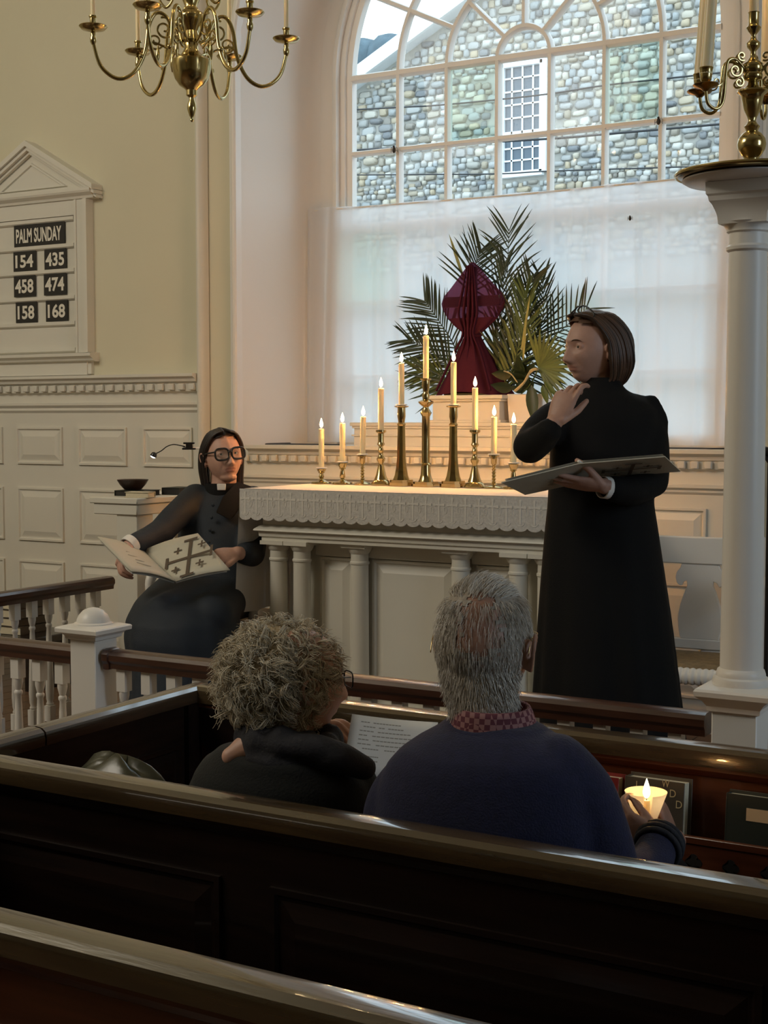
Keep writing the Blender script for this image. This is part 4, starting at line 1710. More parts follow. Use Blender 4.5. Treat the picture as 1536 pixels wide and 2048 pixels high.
for k in range(6):
    a = math.radians(-17 + 60 * k)
    ex = (camdir * math.cos(a) + cR * math.sin(a)).normalized()
    ey_ = UP.cross(ex)

    def pt(r, z):
        return Vector((HX_, HY_, 0)) + ex * r + UP * z
    arm = MB()
    P = crom([pt(.030, 2.90), pt(.060, 2.925), pt(.085, 2.985), pt(.122, 3.000), pt(.150, 2.955), pt(.165, 2.86), pt(.205, 2.785), pt(.262, 2.762), pt(.318, 2.80), pt(.342, 2.872), pt(.345, 2.905)], 6)
    arm.tube(P, [.0058 + .0018 * math.sin(PI * i / len(P)) for i in range(len(P))], 8)
    arm.tube(spiral(pt(.095, 2.945), ex, UP, .042, .006, 1.6, PI * .4, 34), .0042, 6)
    arm.tube(spiral(pt(.128, 2.90), ex, UP, .030, .005, 1.5, PI * 1.2, 28), .0038, 6)
    arm.tube(crom([pt(.165, 2.875), pt(.140, 2.895), pt(.100, 2.885), pt(.070, 2.87)], 5), .0045, 6)
    arm.ball(pt(.178, 2.845), .010, n=10, m=8)
    arm.tube(crom([pt(.118, 2.885), pt(.12, 2.85), pt(.122, 2.82)], 4), [.003, .004, .006, .0075, .008, .007, .0045, .003, .001], 8)
    ao = arm.build('arm', brass, ch, sharp=60)
    pc = pt(.345, 2.905)
    kn = MB()
    kn.lathe([(.006, -.030), (.011, -.020), (.012, -.008), (.008, 0), (.010, .006), (.008, .012), (.006, .016)], pc, 16)
    kn.build('knop', brass, ao, sharp=60)
    pan = MB()
    pan.lathe([(.006, .014), (.020, .018), (.042, .024), (.050, .033), (.049, .035), (.020, .024), (.012, .026)], pc, 28)
    pan.build('drip_pan', brass, ao, sharp=50)
    so = MB()
    so.lathe([(.009, .024), (.011, .032), (.011, .062), (.0145, .066), (.0145, .070), (.0095, .070), (.0095, .05)], pc, 18)
    so.build('candle_socket', brass, ao, sharp=40)
    candle('candle', 'slim white candle on the chandelier arm ' + names[k], 'candle', pc + UP * .055, pc + UP * .33, .0085, 'candles in the chandelier', watts=1.6, light_col=(1, .66, .32))
    # upper scroll ornaments
    sc = MB()
    a2 = a + math.radians(30)
    e2 = (camdir * math.cos(a2) + cR * math.sin(a2)).normalized()

    def p2(r, z):
        return Vector((HX_, HY_, 0)) + e2 * r + UP * z
    sc.tube(crom([p2(.024, 3.10), p2(.060, 3.16), p2(.110, 3.15), p2(.128, 3.08), p2(.100, 3.035), p2(.072, 3.060), p2(.082, 3.095), p2(.104, 3.088)], 6), .0052, 7)
    sc.build('scroll', brass, ch, sharp=None)

# ---------------------------------------------------------------- hymn board
YH = YW
hb = thing('hymn_board', 'white hymn board with pediment and number slots on the wall', 'board', (-5.54, YH, 1.79))
HXC = -5.538
b = MB()
b.box(HXC - .40, HXC + .40, YH - .02, YH + .005, 1.80, 2.76)
b.build('back_panel', white_paint, hb)
b = MB()
for s_ in (-1, 1):
    x0, x1 = sorted((HXC + s_ * .318, HXC + s_ * .402))
    b.box(x0, x1, YH - .045, YH, 1.915, 2.735)
    x0, x1 = sorted((HXC + s_ * .385, HXC + s_ * .410))
    b.box(x0, x1, YH - .058, YH, 1.915, 2.735)
    x0, x1 = sorted((HXC + s_ * .318, HXC + s_ * .332))
    b.box(x0, x1, YH - .052, YH, 1.915, 2.735)
b.box(HXC - .330, HXC + .330, YH - .041, YH, 2.655, 2.738)
b.build('frame', white_paint, hb)
b = MB()
sw = [(0, 2.735), (.05, 2.737), (.055, 2.750), (.075, 2.765), (.080, 2.775), (.080, 2.790), (0, 2.79)]
sweep_x(b, sw, HXC - .455, HXC + .455)
b.build('cornice', white_paint, hb, sharp=20)
b = MB()
APX, APZ, BZ, HWD = HXC, 3.075, 2.785, .475


def rake(off0, off1, d0, d1):
    """raking moulding bands of the pediment"""
    for s_ in (-1, 1):
        sl = (APZ - BZ - .02) / HWD
        def zz(x, o):
            return APZ - sl * abs(x) - o
        x1 = HWD
        poly = [(0, zz(0, off0)), (x1, zz(x1, off0)), (x1, zz(x1, off1)), (0, zz(0, off1))]
        b.prism([(APX + s_ * x, z) for x, z in poly], lambda x, z, d: (x, YH - d, z), d0, d1)


rake(0, .030, 0, .085)
rake(.028, .052, 0, .070)
rake(.050, .070, 0, .050)
b.build('raking_mouldings', white_paint, hb, sharp=25)
b = MB()
b.prism([(APX, APZ - .05), (APX + .42, BZ), (APX - .42, BZ)], lambda x, z, d: (x, YH - d, z), 0, .028)
b.build('tympanum', white_paint, hb)
b = MB()
R = []
for k, d in ((1.0, .028), (.96, .040), (.86, .040), (.82, .030)):
    zc = BZ + .07
    R.append([(APX + (x - APX) * k * .62, YH - d, zc + (z - zc) * k * .62 + .002) for x, z in ((APX, APZ - .05), (APX + .42, BZ), (APX - .42, BZ))])
b.rings(R)
b.build('inner_moulding', white_paint, hb, sharp=20)
b = MB()
sweep_x(b, [(0, 1.915), (.075, 1.912), (.075, 1.895), (.055, 1.882), (.050, 1.872), (.03, 1.866), (0, 1.866)], HXC - .44, HXC + .44)
b.box(HXC - .375, HXC + .375, YH - .026, YH, 1.795, 1.867)
b.build('sill', white_paint, hb, sharp=20)
for z in (2.640, 2.496, 2.361, 2.216, 2.076, 1.932):
    b = MB()
    sweep_x(b, [(.018, z + .012), (.036, z + .012), (.036, z - .006), (.026, z - .014), (.018, z - .014)], HXC - .310, HXC + .300)
    b.build('slat', white_paint, hb, sharp=20)


def card(words, x0, x1, z0, z1, lab):
    t = MB()
    y = YH - .030
    t.box(x0, x1, y - .002, y + .002, z0, z1)
    o = tag(t.build('number_card', card_black), lab, 'card', 'cards in the hymn board')
    w, h = (x1 - x0), (z1 - z0)
    text(words, 'lettering', card_white, o, Vector(((x0 + x1) / 2 - w * .01, y - .0026, (z0 + z1) / 2)), w * (.90 if len(words) > 4 else (.86 if words[0] != '1' else .80)), h * .66, bold=.028)


card('PALM SUNDAY', -5.678, -5.306, 2.508, 2.628, 'wide black card lettered PALM SUNDAY at the top of the hymn board')
PLACE = {'154': 'upper row, left', '435': 'upper row, right', '458': 'middle row, left', '474': 'middle row, right', '158': 'bottom row, left', '168': 'bottom row, right'}
for words, x0, x1, z0, z1 in (('154', -5.686, -5.519, 2.375, 2.483), ('435', -5.455, -5.298, 2.372, 2.484), ('458', -5.686, -5.526, 2.234, 2.350), ('474', -5.462, -5.300, 2.234, 2.350), ('158', -5.675, -5.518, 2.090, 2.204), ('168', -5.450, -5.292, 2.090, 2.204)):
    card(words, x0, x1, z0, z1, 'black card numbered %s, %s on the hymn board' % (words, PLACE[words]))

# ---------------------------------------------------------------- side stand left of the seated clergywoman
sx, sy = -4.10, 4.90
ls = thing('side_stand', 'white stand with square post and overhanging top, beside the seated clergywoman', 'stand', (sx - .06, sy + .06, FC))
b = MB()
b.box(sx - .118, sx, sy, sy + .118, FC, 1.155)
b.build('post', white_paint, ls, bevel=.003)
b = MB()
b.box(sx - .118, sx, sy + .42, sy + .52, FC, 1.155)
b.build('post', white_paint, ls, bevel=.003)
b = MB()
b.box(sx - .245, sx + .012, sy - .012, sy + .53, 1.118, 1.168)
b.build('apron', white_paint, ls, bevel=.004)
b = MB()
b.box(sx - .262, sx + .022, sy - .022, sy + .54, 1.168, 1.196)
b.build('top', white_paint, ls, bevel=.004)
TZS = 1.196


def closed_book(name, label, c, w, d, h, rot, cover, group=None, pages=None):
    """lying book: boards, spine and page block"""
    t = thing(name, label, 'book', c, group)
    M = Matrix.Translation(Vector(c)) @ Matrix.Rotation(rot, 4, 'Z')
    b = MB()
    b.box(-w / 2, w / 2, -d / 2, d / 2, 0, .003, M)
    b.box(-w / 2, w / 2, -d / 2, d / 2, h - .003, h, M)
    b.box(-w / 2, -w / 2 + .004, -d / 2, d / 2, 0, h, M)
    b.build('cover', cover, t, bevel=.0008)
    b = MB()
    b.box(-w / 2 + .004, w / 2 - .005, -d / 2 + .004, d / 2 - .004, .003, h - .003, M)
    b.build('page_block', pages or cream_page, t)
    return t


closed_book('book', 'black book lying under the wooden bowl on the side stand', (-4.25, 5.09, TZS), .16, .15, .026, .12, green_cover, pages=card_black)
closed_book('book', 'cream paged book lying at the near corner of the side stand', (-4.134, 4.968, TZS), .075, .12, .026, -1.35, cream_page)
closed_book('book', 'dark thin book lying behind the cream book on the side stand', (-4.15, 5.27, TZS), .10, .14, .034, .1, green_cover, pages=card_black)
bo = thing('bowl', 'dark wooden bowl standing on the black book on the side stand', 'bowl', (-4.285, 5.085, TZS + .026))
b = MB()
b.lathe([(.034, 0), (.041, .003), (.060, .024), (.072, .044), (.074, .048), (.069, .047), (.057, .026), (.036, .009), (.003, .006)], (-4.275, 5.085, TZS + .0265), 36)
b.build('body', dark_wood, bo, sharp=50)

# clip-on reading lamp behind the seated clergywoman
q0, q1 = D(308, 909, 6.90), D(378, 893, 6.90)
rl = thing('reading_lamp', 'small black clip reading lamp with bent neck behind the seated clergywoman', 'lamp', q1)
b = MB()
P = crom([q0, D(322, 902, 6.90), D(334, 893, 6.90), D(347, 889, 6.90), D(360, 891, 6.90), D(370, 893, 6.90)], 5)
b.tube(P, .0028, 7)
b.build('gooseneck', black_plastic, rl)
b = MB()
dn = (D(306, 914, 6.90) - D(310, 905, 6.90)).normalized()
b.lathe([(.004, -.012), (.012, -.008), (.017, .006), (.016, .012), (.004, .011)], q0, 16, axis=dn)
b.build('lamp_head', black_plastic, rl)
b = MB()
b.lathe([(.013, .0105), (.013, .0135), (.006, .017), (.002, .018)], q0, 16, axis=dn)
b.build('diode', led, rl)
b = MB()
c = D(378, 893, 6.90)
for zo, ln in ((.016, .028), (-.012, .034)):
    b.rings([[c + cR * a + UP * (zo + z) + AWAY * y for y, z in ((-.012, -.004), (.012, -.004), (.012, .005), (-.012, .005))] for a in (-ln, ln)])
b.rings([[c + cR * a + UP * z + AWAY * y for y, z in ((-.010, -.012), (.010, -.012), (.010, .014), (-.010, .014))] for a in (-.015, .018)])
b.build('clip', black_plastic, rl, bevel=.003)
b = MB()
c2 = D(412, 897, 6.91)
b.tube([D(366, 895, 6.91), c2], .006, 8)
b.tube([c2, Vector((c2.x, c2.y, FC + .02))], .009, 10)
b.lathe([(.10, 0), (.10, .012), (.02, .02)], (c2.x, c2.y, FC), 24)
b.build('floor_pole', ceramic, rl)
ld = bpy.data.lights.new('diode_light', 'SPOT')
ld.energy, ld.color, ld.spot_size, ld.shadow_soft_size = .6, (.85, .93, 1), 1.9, .01
lo = bpy.data.objects.new('diode_light', ld)
COL.objects.link(lo)
lo.parent = rl
lo.location = q0 + dn * .022 - q1
lo.rotation_euler = dn.to_track_quat('-Z', 'Y').to_euler()


# ---------------------------------------------------------------- white carved armchairs
def armchair(label, loc, rot):
    t = thing('armchair', label, 'chair', (0, 0, 0), 'white carved armchairs')
    W2, Dp, SH = .245, .44, .45
    b = MB()
    b.box(-W2 + .03, W2 - .03, -.02, .015, .78, .885)
    b.build('top_rail', bright_paint, t, bevel=.004)
    b = MB()
    half = [(.0, .0), (.075, .0), (.083, .04), (.086, .08), (.078, .13), (.060, .185), (.050, .21), (.052, .228), (.066, .222), (.075, .205), (.090, .215), (.098, .24), (.092, .262), (.078, .278), (.072, .296), (0, .296)]
    poly = half + [(-x, z) for x, z in half[::-1][1:-1]]
    b.prism(poly, lambda x, z, d: (x, d, z + .485), -.012, .012)
    b.build('splat', bright_paint, t, bevel=.002, sharp=30)
    b = MB()
    b.box(-W2 + .03, W2 - .03, -.018, .012, .445, .485)
    b.box(.005, .13, -.012, .008, SH - .12, .445)
    b.build('lower_rail', bright_paint, t, bevel=.004)
    for s_ in (-1, 1):
        b = MB()
        b.lathe([(.016, 0), (.020, .03), (.024, .2), (.024, SH), (.021, .7), (.020, .89), (.012, .90)], (s_ * (W2 - .02), 0, 0), 14)
        b.build('back_post', bright_paint, t)
        b = MB()
        P = crom([(s_ * (W2 - .01), -.01, .72), (s_ * (W2 + .01), -.16, .725), (s_ * (W2 + .02), -.30, .70), (s_ * (W2 + .02), -.395, .64), (s_ * (W2 + .015), -.40, .56), (s_ * (W2 + .01), -.345, .535), (s_ * (W2 + .01), -.30, .57), (s_ * (W2 + .01), -.33, .61)], 6)
        b.tube(P, [.022] * 18 + [.021 - .0004 * i for i in range(len(P) - 18)], 12, flat=1.25)
        b.build('arm', bright_paint, t)
        b = MB()
        b.lathe([(.020, SH - .03), (.014, SH + .02), (.020, SH + .04), (.024, SH + .06), (.016, SH + .078), (.022, SH + .09)], (s_ * (W2 + .01), -.37, 0), 14)
        b.build('arm_support', bright_paint, t)
        b = MB()
        b.lathe([(.016, 0), (.024, .02), (.018, .05), (.022, .10), (.026, .22), (.022, .30), (.030, .315), (.026, .335), (.032, .35), (.026, .37), (.034, .385), (.034, .40)], (s_ * (W2 - .005), -Dp + .03, 0), 16)
        b.build('front_leg', bright_paint, t, sharp=60)
        b = MB()
        b.box(*sorted((s_ * (W2 - .03), s_ * (W2 + .0))), -Dp + .03, 0, SH - .07, SH - .02)
        b.build('seat_rail', bright_paint, t, bevel=.006)
    b = MB()
    n_ = 120
    pr = []
    for i in range(n_ + 1):
        x = -W2 + 2 * W2 * i / n_
        rr = .027 + (.005 * abs(math.sin(i * .55)) if abs(x) < W2 - .09 else .003)
        pr.append((rr, x))
    b.lathe(pr, (0, -Dp + .03, SH - .040), 14, axis=(1, 0, 0))
    b.build('turned_front_rail', bright_paint, t, sharp=None)
    b = MB()
    for s_ in (-1, 1):
        b.prism([(0, 0), (.075, 0), (.055, -.02), (.035, -.03), (.022, -.055), (0, -.07)], lambda x, z, d: (s_ * (W2 - .035 - x), -Dp + .03 + d, SH - .062 + z), -.008, .008)
    b.build('bracket', bright_paint, t)
    b = MB()
    R = []
    for k, (i, z) in enumerate(((.0, -.02), (-.005, .0), (.02, .012), (.1, .018))):
        R.append([(-W2 + .03 + i, -Dp + .055 + i, SH - .02 + z), (W2 - .03 - i, -Dp + .055 + i, SH - .02 + z), (W2 - .03 - i, -.02 - i, SH - .02 + z), (-W2 + .03 + i, -.02 - i, SH - .02 + z)])
    b.rings(R)
    b.build('rush_seat', rush, t)
    t.location = loc
    t.rotation_euler = (0, 0, rot)
    return t


c1 = armchair('white carved armchair with rush seat standing empty by the round column', (-1.61, 5.30, FC), math.radians(4))
c2 = dup(c1, (-3.70, 5.22, FC), 'white carved armchair under the seated clergywoman, left of the altar')
c2.rotation_euler = (0, 0, math.radians(2))

# bench with hymnals behind the left rail, and kneeler
bn = thing('bench', 'dark low bench behind the left rail, carrying a stack of hymnals', 'bench', (-5.25, 5.15, FC))
b = MB()
b.box(-5.75, -4.85, 5.0, 5.35, .44, .48)
b.build('seat', mahogany, bn, bevel=.005)
for x_ in (-5.7, -4.92):
    b = MB()
    b.box(x_, x_ + .05, 5.02, 5.33, FC, .44)
    b.build('leg', mahogany, bn)
for k, (w, lab) in enumerate(((.16, 'pale hymnal lying at the bottom of the stack on the low bench'), (.155, 'pale hymnal lying second from the bottom of the stack on the low bench'), (.16, 'pale hymnal lying third in the stack on the low bench'), (.15, 'pale hymnal lying on top of the stack on the low bench'))):
    q = onY(46, 1300, 5.15)
    closed_book('hymnal', lab, (q.x - .01 * (k % 2), 5.15, .48 + .042 * k), w, .22, .041, .08 * (-1) ** k + PI, brown_cover, 'hymnals on the low bench')
kn = thing('kneeler', 'dark blue needlepoint kneeler on the floor behind the domed newel', 'kneeler', (-2.82, 3.62, FC))
b = MB()
R = []
for i, z in ((.02, 0), (0, .02), (0, .09), (.03, .115), (.08, .12)):
    R.append([(-2.98 + i, 3.50 + i, FC + z), (-2.62 - i, 3.50 + i, FC + z), (-2.62 - i, 3.76 - i, FC + z), (-2.98 + i, 3.76 - i, FC + z)])
b.rings(R)
b.build('cushion', kneeler_m, kn)
dup(kn, (-4.72, 4.25, FC), 'dark blue needlepoint kneeler on the floor behind the far left rail')

# microphone at the right edge
mq = D(1540, 905, 3.9)
mi = thing('microphone', 'black microphone on a stand at the right edge, beyond the column', 'microphone', (mq.x, mq.y, FC))
b = MB()
b.lathe([(.12, 0), (.12, .012), (.02, .02), (.010, .03)], (mq.x, mq.y, FC), 24)
b.build('foot', black_plastic, mi)
b = MB()
b.tube([(mq.x, mq.y, FC + .02), (mq.x, mq.y, mq.z - .03), (mq.x - .02, mq.y, mq.z)], .007, 8)
b.build('pole', black_plastic, mi)
b = MB()
b.limb([mq + Vector((.05, .02, -.004)), mq + Vector((-.025, -.005, .004))], [.011, .014], 12)
b.build('capsule', black_plastic, mi)

# ================================================================ PEWS
XS = -2.385                                             # aisle side of the box pews
XP1 = 1.3


def cap_poly(w, h):
    return [(-w, -h), (w, -h), (w * 1.02, -h * .6), (w * .92, -h * .25), (w * .6, -.003), (0, 0), (-w * .6, -.003), (-w * .92, -h * .25), (-w * 1.02, -h * .6)]


def pew_wall(name, label, Y, zt, x0, x1, panels, mb_=mahogany, cap_m=cap_wood, face=-1):
    t = thing(name, label, 'pew', (x0, Y, 0))
    b = MB()
    b.rings([[(x, Y + a, zt + z) for a, z in cap_poly(.040, .046)] for x in (x0, x1)])
    b.build('cap_rail', cap_m, t, sharp=25)
    b = MB()
    b.box(x0, x1, Y - .020, Y + .020, 0, zt - .044)
    b.build('board', mb_, t)
    b = MB()
    n = [(.020, zt - .044), (.034, zt - .048), (.034, zt - .056), (.026, zt - .070), (.020, zt - .074)]
    for s_ in (-1, 1):
        b.rings([[(x, Y + s_ * d, z) for d, z in n] for x in (x0, x1)])
    b.build('cap_moulding', mb_, t, sharp=25)
    for px0, px1 in panels:
        for s_ in (-1, 1):
            b = MB()

            def rect(i, d):
                y = Y + s_ * (.020 + d)
                return [(px0 + i, y, .14 + i), (px1 - i, y, .14 + i), (px1 - i, y, zt - .16 - i), (px0 + i, y, zt - .16 - i)]
            b.rings([rect(0, 0), rect(0, .008), rect(.012, .008), rect(.018, .001), rect(.024, .001), rect(.060, .009)])
            b.build('panel', mb_, t, sharp=12)
    return t


pa = pew_wall('pew', 'dark wooden pew with a worn rounded cap, where the couple sits', 2.20, .81, XS + .02, XP1, [(-2.30, -1.62), (-1.50, -.55), (-.45, .5), (.6, 1.2)])
b = MB()
b.box(XS + .03, XP1, 2.235, 2.66, .42, .455)
b.build('seat', mahogany, pa, bevel=.006)
b = MB()
b.box(XS + .03, XP1, 2.60, 2.63, 0, .42)
b.build('seat_front', mahogany, pa)
pb = pew_wall('pew', 'reddish dark pew back nearest the camera, cut by the bottom edge', 1.49, .81, XS + .02, XP1, [(-2.30, -1.35), (-1.20, -.3), (-.2, .8)], rack_wood)
b = MB()
b.box(XS + .03, XP1, 1.525, 1.93, .42, .455)
b.build('seat', mahogany, pb, bevel=.006)
b = MB()
b.box(XS + .03, XP1, 1.87, 1.90, 0, .42)
b.build('seat_front', mahogany, pb)

pf = pew_wall('pew', 'dark wooden front partition of the pew with a book rack', 3.10, .81, XS + .02, XP1, [], rack_wood)
# book rack on the inner side
RY = 2.965
b = MB()
b.box(-1.90, XP1, RY, 3.08, .515, .530)
b.build('rack_shelf', rack_wood, pf, bevel=.002)
quat = []
QX = [-.905, -.822, -.739, -.656, -.573, -.49, -.407, -.324, -.241, -.988, -1.071]


def rack_front(b):
    b.box(-1.90, XP1, RY - .012, RY, .615, .632)
    b.box(-1.90, XP1, RY - .016, RY + .002, .510, .530)
    b.box(-1.90, XP1, RY - .008, RY, .530, .616)


b = MB()
rack_front(b)
b.build('rack_board', rack_wood, pf, bevel=.002)
for i, x in enumerate(QX):
    b = MB()
    poly = []
    for k in range(4):
        cx_, cz_ = .0095 * math.cos(PI / 2 * k), .0095 * math.sin(PI / 2 * k)
        for q in range(9):
            a = PI / 2 * k - PI * .62 + 1.24 * PI * q / 8
            poly.append((x + cx_ + .0095 * math.cos(a), .574 + cz_ + .0095 * math.sin(a)))
    b.prism(poly, lambda x_, z_, d: (x_, RY - .0085 + d, z_), -.0006, .002)
    b.build('quatrefoil', card_black, pf, sharp=30)  # black plate painted in for the shade inside a cut-out


def upright_book(label, x0, x1, z1, y0, thick, cover, tilt=.10, z0=.532):
    """book standing in the rack, leaning on the partition, its cover to the pew"""
    t = thing('book', label, 'book', ((x0 + x1) / 2, y0, z0))
    M = Matrix.Translation(Vector(((x0 + x1) / 2, y0, z0))) @ Matrix.Rotation(-tilt, 4, 'X')
    w, h = x1 - x0, z1 - z0
    b = MB()
    b.box(-w / 2, w / 2, 0, .003, 0, h, M)
    b.box(-w / 2 - .002, w / 2 + .006, thick - .003, thick, 0, h + .005, M)
    b.box(-w / 2 - .002, -w / 2 + .003, 0, thick, 0, h, M)
    b.build('cover', cover, t, bevel=.0008)
    b = MB()
    b.box(-w / 2 + .003, w / 2 - .002, .003, thick - .003, .002, h - .003, M)
    b.build('page_block', cream_page, t)
    return t, M, w, h


# books: positions read along the rack
def rk(px, py, Y=3.0):
    return onY(px, py, Y)


x0, x1 = rk(1250, 1570).x, rk(1368, 1570).x
t, M, w, h = upright_book('thick brown hymnal with gold letters standing in the rack behind the candle', x0, x1, .736, 2.985, .042, brown_cover)
ex, ey = M.to_3x3() @ Vector((1, 0, 0)), M.to_3x3() @ Vector((0, 0, 1))
for s_, lx, ly, lw in (('W', 1326, 1570, .018), ('D', 1341, 1590, .014), ('D', 1354, 1612, .014), ('I', 1268, 1572, .0022)):
    q = rk(lx, ly, 2.985)
    text(s_, 'lettering', gold_ink, t, M @ Vector((q.x - (x0 + x1) / 2, -.0012, q.z - .532)), lw, .017, ex, ey)
x0, x1 = rk(1120, 1570).x, rk(1236, 1570).x
upright_book('dark red book standing in the rack beside the brown hymnal', x0, x1, .728, 2.985, .036, red_cover)
x0, x1 = rk(1453, 1600).x, rk(1640, 1600).x
t, M, w, h = upright_book('dark green book with a tan label standing in the rack at the right', x0, x1, .728, 2.985, .030, green_cover)
b = MB()
b.box(-w / 2 + w * .22, w / 2 - .01, -.0012, 0, h * .72, h * .86, M)
b.build('label', tan_label, t)
ex, ey = M.to_3x3() @ Vector((1, 0, 0)), M.to_3x3() @ Vector((0, 0, 1))
b = MB()
for k in range(9):
    xx = -w / 2 + w * (.10 + .06 * k)
    b.box(xx, xx + w * .035, -.0008, 0, h * .30, h * .33, M)
b.build('faint_lettering', brown_cover, t)

# aisle side wall of the box pews
sw_ = thing('box_pew', 'dark wooden aisle side of the box pews with a shiny cap', 'pew', (XS, 2.3, 0))
for y0, y1 in ((.6, 2.462), (2.468, 3.12)):
    b = MB()
    b.rings([[(XS + a, y, .81 + z) for a, z in cap_poly(.034, .044)] for y in (y0, y1)])
    b.build('cap_rail', cap_wood_y, sw_, sharp=25)
b = MB()
b.box(XS - .018, XS + .018, .6, 3.11, 0, .77)
b.build('board', mahogany_y, sw_)
for y0, y1 in ((.75, 1.42), (1.56, 2.12), (2.30, 3.0)):
    for s_ in (-1, 1):
        b = MB()

        def rect(i, d):
            x = XS + s_ * (.018 + d)
            return [(x, y0 + i, .14 + i), (x, y1 - i, .14 + i), (x, y1 - i, .66 - i), (x, y0 + i, .66 - i)]
        b.rings([rect(0, 0), rect(0, .008), rect(.012, .008), rect(.018, .001), rect(.06, .009)])
        b.build('panel', mahogany_y, sw_, sharp=12)
b = MB()
b.box(XS + .018, XS + .034, 3.02, 3.075, 0, .765)
b.build('corner_stile', mahogany, sw_)
b = MB()
poly = [(XS + .13 + .10 * math.cos(PI + PI * i / 20), .70 + .10 * math.sin(PI + PI * i / 20)) for i in range(21)] + [(XS + .23, .755), (XS + .03, .755)]
b.prism(poly, lambda x, z, d: (x, 3.08 - d, z), 0, .014)
b.build('rounded_bracket', mahogany, pf, bevel=.004)

# olive bag on the pew seat at the left
bg_ = thing('bag', 'dark olive shiny bag on the pew seat left of the curly haired woman', 'bag', (-2.06, 2.48, .455))
b = MB()
bc = onY(225, 1560, 2.44)
kz = (onY(225, 1516, 2.46).z - .456) / .358
R = []
for z, rx, ry in ((0, .13, .09), (.04, .16, .11), (.10, .158, .112), (.16, .15, .105), (.22, .14, .09), (.27, .128, .072), (.31, .112, .052), (.335, .09, .032), (.350, .062, .018), (.358, .03, .008)):
    ring = []
    for i in range(72):
        a = 2 * PI * i / 72
        q = Vector((math.cos(a) * 1.4, math.sin(a) * 1.4, z * 7))
        f = 1 + .13 * noise.noise(q * 1.3) + .07 * noise.noise(q * 3.1)
        ring.append((bc.x + rx * f * math.copysign(abs(math.cos(a)) ** .8, math.cos(a)), 2.46 + ry * f * math.sin(a), .457 + kz * (z + .035 * noise.noise(q * 1.1 + Vector((3, 0, 0))) * min(1, z * 6))))
    R.append(ring)
b.rings(R)
b.build('body', bag_m, bg_, sharp=None)
b = MB()
b.tube(crom([(bc.x - .06, 2.41, .456 + .29 * kz), (bc.x - .02, 2.39, .456 + .25 * kz), (bc.x + .05, 2.39, .456 + .25 * kz), (bc.x + .08, 2.41, .456 + .29 * kz)], 6), .006, 8)
b.build('strap', black_plastic, bg_)

# ================================================================ PEOPLE
def frame(fwd, up=UP):
    f = Vector(fwd).normalized()
    u = (Vector(up) - f * Vector(up).dot(f)).normalized()
    r = f.cross(u)                                        # subject's right when looking along fwd
    return r, f, u


